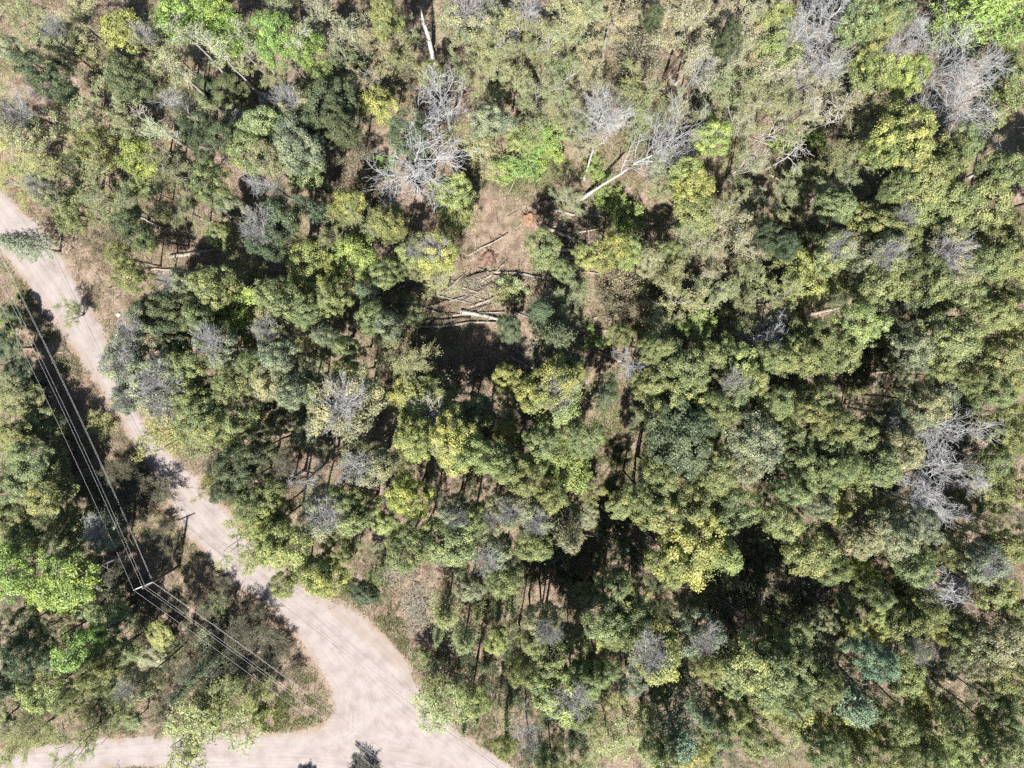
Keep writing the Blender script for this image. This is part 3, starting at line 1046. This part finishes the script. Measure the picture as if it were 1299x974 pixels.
# low growth in the strip left of the road and on the island
low_n = 0
WIRES_PX = np.array([(0, 318), (55, 445), (185, 742), (400, 860)], float)
for _ in range(6000):
    fx, fy = rngf.uniform(3, 400), rngf.uniform(400, 930)
    if low_n >= 62:
        break
    if road_signed(np.array([at(fx, fy)[:2]]))[0] > -1.6 or (fx > 175 and fy < 760 and fy > 640) or (fx > 300 and fy > 840):
        continue
    if min(math.hypot(fx - a, fy - b) / (0.55 * c + 9) for a, b, c in planted) < 1:
        continue
    if abs(seg_dist(np.array([[fx, fy]], float), WIRES_PX)[0][0]) < 24:
        continue
    k = "UUTTP"[rngf.integers(5)]
    plant(k, "oodg"[rngf.integers(4)], fx, fy, rngf.uniform(12, 18), rngf.uniform(2.0, 3.6) if k != 'P' else rngf.uniform(4, 6))
    low_n += 1


def leaning(kind, base, top, H, r, ci, label):
    """a tree whose root and top are seen apart: it leans for real"""
    tm, cm, R0, H0, zc0, tw = PROTO[kind][ci]
    b = Vector(at(*base, 0))
    t = Vector(at(*top, H))
    d = t - b
    root = bpy.data.objects.new(NAME[kind], None)
    col.objects.link(root)
    root.location = b
    root.rotation_mode = 'QUATERNION'
    root.rotation_quaternion = Vector((0, 0, 1)).rotation_difference(d)
    sx = r * (CAM_H - H) / FOC / R0
    root.scale = (sx, sx, d.length / H0)
    root["category"] = "tree"
    root["group"] = GROUP[kind]
    root["label"] = label
    obj("trunk", tm, root)
    obj("branches", cm, root)


leaning('X', (738, 252), (884, 158), 14, 46, 1, "large bare grey tree leaning over beside the pale litter clearing")
leaning('B', (741, 228), (775, 118), 12, 24, 2, "slim bare grey tree leaning upward above the leaning broad one")

# ------------------------------------------------------------------ logs, stumps, brush
rngl = np.random.default_rng(5)
LOGS = """
d 215,326 272,317 .30|d 190,341 222,343 .16|b 178,306 233,283 .13|b 172,273 210,290 .12|d 699,266 781,277 .22|d 688,285 762,322 .26|d 705,317 750,318 .28|d 709,327 728,328 .3
d 799,323 846,326 .2|d 806,330 830,340 .2|d 806,281 832,284 .26|d 696,257 734,244 .25|d 752,418 790,424 .2|d 753,444 793,461 .24|k 727,293 779,296 .24|d 648,453 676,467 .25
g 584,395 636,405 .32|d 597,389 656,366 .18|d 594,324 644,298 .13|k 576,358 617,345 .26|d 576,362 606,371 .16|k 525,408 597,404 .24|d 525,414 629,409 .2|d 623,345 656,346 .2
k 489,367 546,357 .24|g 497,388 515,404 .13|d 1028,399 1066,390 .28|d 1055,385 1068,387 .2|g 1141,412 1160,413 .2|d 1118,424 1134,428 .26|g 1067,439 1122,439 .14|d 1059,472 1150,471 .18
g 1218,456 1247,458 .13|g 1227,226 1250,214 .18|d 974,221 992,229 .2|g 998,229 1044,200 .14|g 1000,232 1042,206 .11|d 942,172 974,183 .16|d 948,745 988,772 .22|d 975,735 960,780 .16
b 10,603 118,611 .10|b 26,620 62,610 .2|g 640,345 690,352 .2|k 740,285 735,330 .2|d 830,560 845,548 .12|d 470,650 505,662 .24|d 690,655 740,640 .18|k 1130,490 1165,505 .2
d 600,400 632,372 .12|k 580,385 622,360 .12|d 588,372 640,388 .1|d 560,372 588,350 .13|k 540,395 580,398 .14|d 615,352 628,392 .1|d 606,340 648,356 .11|k 715,300 735,262 .12|d 720,325 790,310 .14|k 712,275 770,305 .14|d 745,272 748,318 .1|k 765,430 780,458 .12
d 530,392 590,376 .14|d 505,380 560,398 .12|k 585,395 640,382 .13|d 570,400 640,396 .15|d 610,358 640,335 .13|g 545,372 600,386 .11|d 700,300 760,290 .15|d 715,335 775,322 .16|d 735,345 800,352 .14|k 690,300 720,345 .15|g 650,395 690,410 .13|d 745,405 790,396 .12
d 905,110 868,130 .24|d 905,755 940,775 .18|d 605,300 600,330 .12
"""
MW = {'d': M_DEADWOOD, 'g': M_GREYBARK, 'k': M_BARK, 'b': M_BIRCH}
WORD = {'d': "weathered tan", 'g': "pale grey", 'k': "dark bark-covered", 'b': "white birch"}


def stick_points(a, b, z, k=7, wob=0.015):
    a, b = np.array(a), np.array(b)
    L = np.linalg.norm(b - a)
    s = np.linspace(0, 1, k)[:, None]
    p = a + (b - a) * s + rngl.normal(size=(k, 3)) * wob * L * np.array([1, 1, 0.2]) * np.sin(s * np.pi)
    p[:, 2] = z
    return p, L


for it in LOGS.replace("\n", "|").strip("|").split("|"):
    k, a, b, r = it.split()
    a = [float(q) for q in a.split(',')]
    b = [float(q) for q in b.split(',')]
    r = float(r)
    p, L = stick_points(at(*a, r), at(*b, r), r * 0.85)
    p[:, 2] += np.linspace(0, 0.25, len(p)) * rngl.uniform(0, 2.2)
    c = p.mean(axis=0) * np.array([1, 1, 0])
    p = p - c
    R = r * np.linspace(1, 0.55, len(p))
    e = (p[1] - p[0]) / np.linalg.norm(p[1] - p[0]) * 1e-3
    e2 = (p[-1] - p[-2]) / np.linalg.norm(p[-1] - p[-2]) * 1e-3
    P = np.vstack([p[0] - e, p, p[-1] + e2])[None]
    RR = np.concatenate([[0.002], R, [0.002]])[None]
    g = Geo()
    v, f = tubes(P, RR, 10)
    g.add(v, f)
    Q, q = branch(rngl, p[None], R[None], int(3 + L * 0.8), 0.25, 0.98, 60, 0.8 + L * 0.06, 4, 0.15, 0.06, 0.3, 0.3)
    v, f = tubes(Q, np.maximum(q, 0.015), 4)
    g.add(v, f)
    o = obj("fallen_log", g.mesh("fallen_log", [MW[k]], True))
    o.location = c
    o["category"] = "log"
    o["group"] = "fallen logs on the forest floor"
    mx, my = (a[0] + b[0]) / 2, (a[1] + b[1]) / 2
    an = abs(math.degrees(math.atan2(b[1] - a[1], b[0] - a[0]))) % 180
    way = "sideways" if an < 12 or an > 168 else "vertically" if 60 < an < 120 else "slanting"
    want_label(o, f"{'long' if L > 6 else 'short'} {WORD[k]} log lying {way}", mx, my)

# dead white trunk standing near the top edge
p = np.array([at(549, 72, 0.2), at(543, 45, 3.5), at(537, 28, 5.5), at(534, 12, 6.5)])
c = np.array([p[0][0], p[0][1], 0])
g = Geo()
v, f = tubes((p - c)[None], np.array([[0.36, 0.28, 0.2, 0.05]]), 9)
g.add(v, f)
Q, q = branch(rngl, (p - c)[None], np.array([[0.36, 0.28, 0.2, 0.05]]), 8, 0.05, 0.9, 60, 1.2, 4, 0.1, 0.06, 0.25, 0.3)
v, f = tubes(Q, np.maximum(q, 0.02), 4)
g.add(v, f)
o = obj("dead_tree", g.mesh("dead_tree", [M_BIRCH], True))
o.location = c
o["category"] = "dead tree"
o["label"] = "dead white broken trunk leaning in a dark gap near the top edge"


def stump(px, py, r, mat, nm, label, cat):
    g = Geo()
    n = 14
    a = np.arange(n) / n * 6.2832
    rings = []
    for z, s in ((0, 1.5), (0.12, 1.12), (0.35, 0.95), (0.5, 0.85), (0.46, 0.45), (0.3, 0.02)):
        w = 1 + 0.22 * np.sin(a * 3 + px) + rngl.normal(size=n) * 0.09
        rings.append(np.column_stack([np.cos(a) * r * s * w, np.sin(a) * r * s * w, z * r * 1.6 + rngl.normal(size=n) * 0.05 * r]))
    V = np.concatenate(rings)
    idx = np.arange(len(V)).reshape(-1, n)
    nx = np.roll(idx, -1, axis=1)
    g.add(V, np.stack([idx[:-1], nx[:-1], nx[1:], idx[1:]], axis=-1))
    A = rngl.uniform(0, 6.28, 14)
    P0 = np.column_stack([np.cos(A), np.sin(A), np.full(14, 0.35)]) * r * 0.8
    d = np.column_stack([np.cos(A), np.sin(A), rngl.uniform(-0.25, 0.5, 14)]) * r * rngl.uniform(0.6, 1.4, (14, 1))
    s = np.linspace(0, 1, 4)[None, :, None]
    Q = P0[:, None] + d[:, None] * s + rngl.normal(size=(14, 4, 3)) * 0.05
    v, f = tubes(Q, np.linspace(0.08, 0.02, 4)[None].repeat(14, 0), 5)
    g.add(v, f)
    o = obj(nm, g.mesh(nm, [mat], True))
    o.location = at(px, py, 0)
    o["category"] = cat
    o["label"] = label


stump(671, 277, 0.75, M_ROT, "rotten_stump", "orange rotten stump at the edge of the pale litter clearing", "stump")
stump(663, 380, 0.7, M_ROT, "rotten_stump", "orange-brown broken stump above the dark pine", "stump")
stump(335, 125, 0.6, M_STONE, "split_stump", "bright cream split stump below the white birch trunks", "stump")
stump(620, 326, 0.75, M_REDSOIL, "root_plate", "reddish upturned root plate at the head of the dark logs", "root plate")
stump(565, 385, 0.55, M_REDSOIL, "root_plate", "small reddish root plate left of the long pale grey log", "root plate")
stump(690, 262, 0.9, M_BARK, "root_plate", "dark root plate under the large leaning bare tree", "root plate")


def stone(px, py, r, label):
    g = Geo()
    n, k = 10, 6
    V = []
    for i in range(k):
        t = i / (k - 1)
        rr = math.sin(0.1 + t * 3.0) ** 0.7
        a = np.arange(n) / n * 6.2832
        w = 1 + rngl.normal(size=n) * 0.12
        V.append(np.column_stack([np.cos(a) * r * rr * w, np.sin(a) * r * 0.8 * rr * w, np.full(n, r * 0.7 * (1 - t * 1.15))]))
    V = np.concatenate(V)
    idx = np.arange(len(V)).reshape(-1, n)
    nx = np.roll(idx, -1, axis=1)
    g.add(V, np.stack([idx[:-1], nx[:-1], nx[1:], idx[1:]], axis=-1))
    o = obj("boulder", g.mesh("boulder", [M_STONE], True))
    o.location = at(px, py, 0)
    o["category"] = "boulder"
    o["label"] = label


stone(151, 399, 0.35, "small pale boulder beside the upper dirt road")
stone(270, 757, 0.3, "small pale stone on the verge right of the utility pole")
stone(310, 846, 0.35, "pale grey stone among twiggy trees on the road island")


def pile(px, py, rx, ry, n, mat, nm, label, cat, mean=0):
    g = Geo()
    c = np.column_stack([rngl.normal(size=n) * rx * 0.45, rngl.normal(size=n) * ry * 0.45, np.abs(rngl.normal(size=n)) * 0.22 + 0.03])
    a = rngl.normal(mean, 0.9, n)
    L = rngl.uniform(0.5, 2.2, n)
    d = np.column_stack([np.cos(a), np.sin(a), rngl.normal(size=n) * 0.08]) * L[:, None]
    s = np.linspace(-0.5, 0.5, 4)[None, :, None]
    P = c[:, None] + d[:, None] * s + rngl.normal(size=(n, 4, 3)) * 0.05
    P[..., 2] = np.maximum(P[..., 2], 0.02)
    v, f = tubes(P, rngl.uniform(0.012, 0.045, n)[:, None] * np.linspace(1, 0.6, 4)[None], 4)
    g.add(v, f, np.repeat(rngl.uniform(0, 1, n), len(f) // n))
    o = obj(nm, g.mesh(nm, [mat], False))
    o.location = at(px, py, 0)
    o["category"] = cat
    o["label"] = label


pile(500, 606, 2.4, 2.8, 320, M_TANTWIG, "slash_pile", "pale slash pile of cut sticks between the round-crowned trees", "slash pile", 1.0)
pile(498, 718, 2.2, 3.2, 420, M_TANTWIG, "brush_pile", "upper heap of tan brush on the bank beside the road", "brush pile", -0.8)
pile(530, 768, 2.2, 4.0, 480, M_TANTWIG, "brush_pile", "lower mat of tan brush beside the dark spruces", "brush pile", 1.2)
pile(600, 365, 3.6, 2.0, 300, M_TANTWIG, "brush_pile", "scattered tan branches in the log-strewn clearing", "brush pile", 0.3)
pile(735, 300, 4.0, 2.4, 260, M_BROWNTWIG, "brush_pile", "dark branches tangled among logs right of the pale clearing", "brush pile", 0.1)
pile(675, 450, 2.4, 2.2, 220, M_TANTWIG, "brush_pile", "tan sticks strewn left of the dark pine", "brush pile", 0.9)
pile(700, 700, 2.6, 2.2, 240, M_GREYTWIG, "brush_pile", "grey dead brush below the grassy opening", "brush pile", -0.4)
pile(960, 755, 4.5, 3.0, 260, M_BROWNTWIG, "brush_pile", "brown branches in the large dark hollow", "brush pile", -0.5)
pile(740, 595, 2.2, 3.0, 260, M_BROWNTWIG, "brush_pile", "brown sticks on the left side of the grassy opening", "brush pile", 1.4)

# ------------------------------------------------------------------ undergrowth, litter and grass
rngu = np.random.default_rng(11)


def px_area(n, x0=-30, x1=1330, y0=-30, y1=1005):
    a = at(x0, y0)
    b = at(x1, y1)
    return np.column_stack([rngu.uniform(a[0], b[0], n), rngu.uniform(b[1], a[1], n)])


bare_spots = [((645, 285), 55), ((600, 375), 50), ((750, 440), 30), ((950, 740), 70), ((1100, 470), 50), ((520, 760), 40), ((670, 450), 30)]


def off_road(p, margin):
    return road_signed(p) < -margin


C = px_area(90000)
d = fractal(C, 7.0, 40, 4)
keep = off_road(C, 0.3) & (d + rngu.uniform(-0.7, 0.7, len(C)) > -0.25)
for (q, r) in bare_spots:
    c = np.array(at(*q)[:2])
    keep &= ~((np.hypot(*(C - c).T) < r * 0.11) & (rngu.uniform(0, 1, len(C)) < 0.85))
C = C[keep][:34000]
C = np.asarray(C)
per = 16
hgt = np.repeat(rngu.gamma(1.6, 0.36, len(C)), per)
cc = np.repeat(C, per, axis=0) + rngu.normal(size=(len(C) * per, 2)) * 0.34
z = hgt * rngu.uniform(0.15, 1.0, len(cc)) + 0.04
g = Geo()
v, f = leaves(rngu, np.column_stack([cc, z]), 0.145, 0.095, 0.8)
tuft = np.clip(np.repeat(0.56 + 0.5 * fractal(C, 5.0, 60, 3) + rngu.normal(0, 0.18, len(C)), per) + rngu.normal(0, 0.1, len(cc)), 0, 1)
g.add(v, f, tuft)
m, nt, out = new_mat("undergrowth_leaf")
t = N(nt, "ShaderNodeAttribute", attribute_name="tint")
p = N(nt, "ShaderNodeBsdfPrincipled")
p.inputs["Roughness"].default_value = 0.6
p.inputs["Specular IOR Level"].default_value = 0.2
cr = ramp(nt, t.outputs["Fac"], [(0.0, (0.13, 0.10, 0.065)), (0.3, (0.12, 0.115, 0.055)), (0.55, (0.10, 0.125, 0.04)), (0.8, (0.10, 0.155, 0.04)), (1.0, (0.15, 0.19, 0.05))])
nt.links.new(cr, p.inputs["Base Color"])
tr = N(nt, "ShaderNodeBsdfTranslucent")
nt.links.new(cr, tr.inputs[0])
mx = N(nt, "ShaderNodeMixShader")
mx.inputs[0].default_value = 0.25
nt.links.new(p.outputs[0], mx.inputs[1])
nt.links.new(tr.outputs[0], mx.inputs[2])
nt.links.new(mx.outputs[0], out.inputs[0])
M_UNDER = m
o = obj("undergrowth", g.mesh("undergrowth", [M_UNDER]))
o["kind"] = "stuff"
o["label"] = "low green and tan undergrowth covering the forest floor"
o["category"] = "undergrowth"

# twigs and fallen branches strewn over the floor
C = px_area(60000)
C = C[off_road(C, 0.2)]
n = len(C)
a = rngu.uniform(0, 6.2832, n)
L = rngu.gamma(2.0, 0.45, n)
s = np.linspace(-0.5, 0.5, 3)[None, :, None]
up = (rngu.uniform(0, 1, n) < 0.3) * rngu.uniform(0.3, 1.6, n)
P = np.column_stack([C, 0.03 + up * L * 0.5])[:, None] + np.column_stack([np.cos(a), np.sin(a), up])[:, None] * L[:, None, None] * s
P = P + rngu.normal(size=P.shape) * 0.04
P[..., 2] = np.maximum(P[..., 2], 0.015)
g = Geo()
v, f = tubes(P, (0.009 + 0.055 * rngu.uniform(0, 1, n) ** 4)[:, None] * np.array([1, 0.9, 0.6])[None], 3)
g.add(v, f, np.repeat(rngu.uniform(0, 1, n), len(f) // n))
o = obj("litter", g.mesh("twig_litter", [M_TANTWIG]))
o["kind"] = "stuff"
o["label"] = "fallen twigs and thin sticks strewn across the forest floor"
o["category"] = "twig litter"

# thin knee-high to head-high saplings, too many to count
C = px_area(9000)
C = C[off_road(C, 0.6) & (fractal(C, 9.0, 120, 3) > -0.35)]
for (q, r) in bare_spots[:1]:
    C = C[np.hypot(*(C - np.array(at(*q)[:2])).T) > r * 0.1]
n = len(C)
H_ = rngu.gamma(3.0, 0.6, n)[:, None, None]
s_ = np.linspace(0, 1, 4)[None, :, None]
P = np.column_stack([C, np.zeros(n)])[:, None] + np.concatenate([rngu.normal(size=(n, 1, 2)) * 0.18, np.ones((n, 1, 1))], axis=2) * s_ * H_ + rngu.normal(size=(n, 4, 3)) * 0.04 * (s_ > 0)
R_ = (0.018 * np.ones((n, 1))) * np.array([[1, 0.8, 0.6, 0.4]])
b1, r1 = branch(rngu, P, R_, 6, 0.3, 1.0, 50, 0.6, 3, 0.2, 0.06, 0.7, 0.5, 0.3)
g = Geo()
for q, r_, sd in ((P, R_, 4), (b1, np.maximum(r1, 0.008), 3)):
    v, f = tubes(q, r_, sd)
    g.add(v, f, np.repeat(rngu.uniform(0, 1, len(q)), len(f) // len(q)), 1)
c = along(b1, np.ones(b1.shape[:2]), rngu.uniform(0.4, 1.0, (len(b1), 3)))[0].reshape(-1, 3) + rngu.normal(size=(len(b1) * 3, 3)) * 0.05
v, f = leaves(rngu, c, 0.12, 0.08, 0.8)
g.add(v, f, np.clip(np.repeat(rngu.normal(0.6, 0.18, n), 18) + rngu.normal(0, 0.08, len(c)), 0, 1), 0)
o = obj("sapling_undergrowth", g.mesh("saplings", [M_UNDER, M_BROWNTWIG]))
o["kind"] = "stuff"
o["label"] = "thin leafing saplings growing between the tree trunks"
o["category"] = "saplings"

# grass: verges, island, opening
GR = [((470, 745), 34, 1.0), ((495, 790), 30, .8), ((440, 740), 22, 1.0), ((512, 822), 22, .7), ((330, 905), 40, 1.6), ((270, 905), 40, 1.2), ((385, 900), 26, 1.2), ((350, 880), 40, .8), ((390, 870), 20, .7), ((290, 700), 25, .5), ((250, 690), 20, .5),
      ((330, 760), 20, .5), ((30, 375), 22, .6), ((60, 425), 22, .6), ((90, 465), 20, .5), ((780, 560), 45, .7), ((775, 610), 45, .8), ((700, 640), 30, .6), ((620, 940), 40, .5), ((600, 945), 25, .5),
      ((650, 960), 25, .5), ((720, 370), 30, .6), ((690, 210), 45, 1.0), ((650, 235), 25, .8), ((790, 265), 40, 1.0), ((150, 910), 40, .6), ((50, 960), 40, .8), ((180, 970), 40, .5), ((110, 385), 25, .4),
      ((140, 420), 25, .35), ((1045, 400), 25, .5), ((600, 215), 30, .5), ((220, 860), 40, .5), ((1030, 170), 30, .6), ((1050, 215), 30, .5)]
pts, tn = [], []
for (q, r, dn) in GR:
    c = np.array(at(*q)[:2])
    n = int(r * r * dn * 4.2)
    p_ = c + rngu.normal(size=(n, 2)) * r * 0.055
    k = off_road(p_, -0.35) & (fractal(p_, 1.6, 80, 3) > -0.25)
    pts.append(p_[k])
    tn.append(np.full(k.sum(), 0.35 + 0.5 * dn))
E = at_many(ROAD_L + ROAD_R)[:, :2]
for a_, b_ in zip(E, np.roll(E, -1, axis=0)):
    n = int(np.linalg.norm(b_ - a_) * 70)
    p_ = a_ + (b_ - a_) * rngu.uniform(0, 1, (n, 1)) + rngu.normal(size=(n, 2)) * 0.75
    k = (fractal(p_, 2.4, 90, 4) > 0.0) & (np.abs(p_[:, 0]) < 80) & (np.abs(p_[:, 1]) < 62) & off_road(p_, -0.55)
    pts.append(p_[k])
    tn.append(rngu.uniform(0.1, 0.8, k.sum()))
pts = np.concatenate(pts)
tn = np.concatenate(tn)
n = len(pts)
h = rngu.gamma(3.0, 0.07, n)
a = rngu.uniform(0, 6.2832, n)
w = 0.03
dx = np.column_stack([np.cos(a), np.sin(a), np.zeros(n)])
ln = np.column_stack([rngu.normal(size=(n, 2)) * 0.12, h])
b = np.column_stack([pts, np.zeros(n)])
V = np.stack([b - dx * w, b + dx * w, b + ln + dx * w * 0.3, b + ln - dx * w * 0.3], axis=1)
g = Geo()
g.add(V.reshape(-1, 3), np.arange(4 * n).reshape(-1, 4), np.clip(tn + rngu.normal(0, 0.14, n), 0, 1))
o = obj("grass", g.mesh("grass", [M_UNDER]))
o["kind"] = "stuff"
o["label"] = "short green grass on verges and in openings"
o["category"] = "grass"

# ------------------------------------------------------------------ poles and wires


def pole(base, top, h, label, arm_dir):
    b, t = Vector(at(*base, 0)), Vector(at(*top, h))
    root = bpy.data.objects.new("utility_pole", None)
    col.objects.link(root)
    root.location = b
    root["category"] = "utility pole"
    root["group"] = "wooden utility poles of the power line"
    root["label"] = label
    d = t - b
    g = Geo()
    v, f = tubes(np.array([[(0, 0, 0), tuple(d * 0.5), tuple(d), tuple(d * 1.0005)]]), np.array([[0.19, 0.16, 0.13, 0.005]]), 12)
    g.add(v, f)
    obj("shaft", g.mesh("pole_shaft", [M_POLE], True), root)
    ax = Vector((arm_dir[0], arm_dir[1], 0)).normalized()
    sd = Vector((-ax.y, ax.x, 0))
    c = d * 0.965 + sd * 0.2
    arm = Geo()
    V = []
    for e in (-1, 1):
        for u in (-1, 1):
            for w in (-1, 1):
                V.append(c + ax * e * 1.3 + sd * u * 0.06 + Vector((0, 0, 1)) * w * 0.07)
    arm.add([tuple(q) for q in V], [(0, 1, 3, 2), (4, 6, 7, 5), (0, 4, 5, 1), (2, 3, 7, 6), (0, 2, 6, 4), (1, 5, 7, 3)])
    ao = obj("crossarm", arm.mesh("pole_crossarm", [M_STONE]), root)
    tops = []
    for e in (-1.22, 0.0, 0.35, ):
        q = c + ax * e
        ins = Geo()
        P = np.array([[tuple(q + Vector((0, 0, z))) for z in (0.06, 0.12, 0.18, 0.24, 0.3)]])
        v, f = tubes(P, np.array([[0.04, 0.08, 0.055, 0.08, 0.01]]), 8)
        ins.add(v, f)
        obj("insulator", ins.mesh("pole_insulator", [M_CERAMIC], True), root)
        tops.append(b + q + Vector((0, 0, 0.3)))
    for e in (0.15, 0.22):
        tops.append(b + d * 0.78 + ax * e)
    # three brace and hardware pieces
    br = Geo()
    for e in (-0.8, 0.8):
        P = np.array([[tuple(d * 0.88 + sd * 0.16), tuple(c + ax * e - Vector((0, 0, 0.08)))]])
        v, f = tubes(P, np.array([[0.025, 0.025]]), 5)
        br.add(v, f)
    obj("brace", br.mesh("pole_brace", [M_WIRE]), root)
    return tops


def ground_shift(px, py, h):
    return at(px, py, h)


arm0 = (Vector(at(196, 738, 10)) - Vector(at(172, 748, 10)))
T0 = pole((228, 717), (181, 746), 10.4, "wooden utility pole with crossarm above the road island", arm0)
T1 = pole((-15, 210), (-92, 178), 10.4, "wooden utility pole where the wires leave at the left edge", arm0)
T2 = pole((690, 1070), (700, 1140), 10.4, "wooden utility pole below the bottom edge where the wires end", arm0)


def wire(a, b, sag, label, i):
    n = 24
    s = np.linspace(0, 1, n)[:, None]
    p = np.array(a) * (1 - s) + np.array(b) * s
    p[:, 2] -= sag * 4 * (s * (1 - s))[:, 0]
    c = p[0].copy()
    g = Geo()
    v, f = tubes((p - c)[None], np.full((1, n), 0.0105), 6)
    g.add(v, f)
    o = obj("power_line", g.mesh("power_line", [M_WIRE], True))
    o.location = c
    o["category"] = "wire"
    o["group"] = "overhead wires of the power line"
    o["label"] = label


LAB = ["outermost pale wire from the crossarm's left end", "pale wire from the middle of the crossarm", "pale wire beside the middle one on the crossarm",
       "lower cable fixed to the pole shaft", "second lower cable fixed to the pole shaft"]
for i, (a, b) in enumerate(zip(T0, T1)):
    wire(a, b, 0.9 + 0.1 * i, LAB[i] + ", running up the road", i)
for i, (a, b) in enumerate(zip(T0, T2)):
    wire(a, b, 0.9 + 0.1 * i, LAB[i] + ", running over the fork", i)

settle_labels()
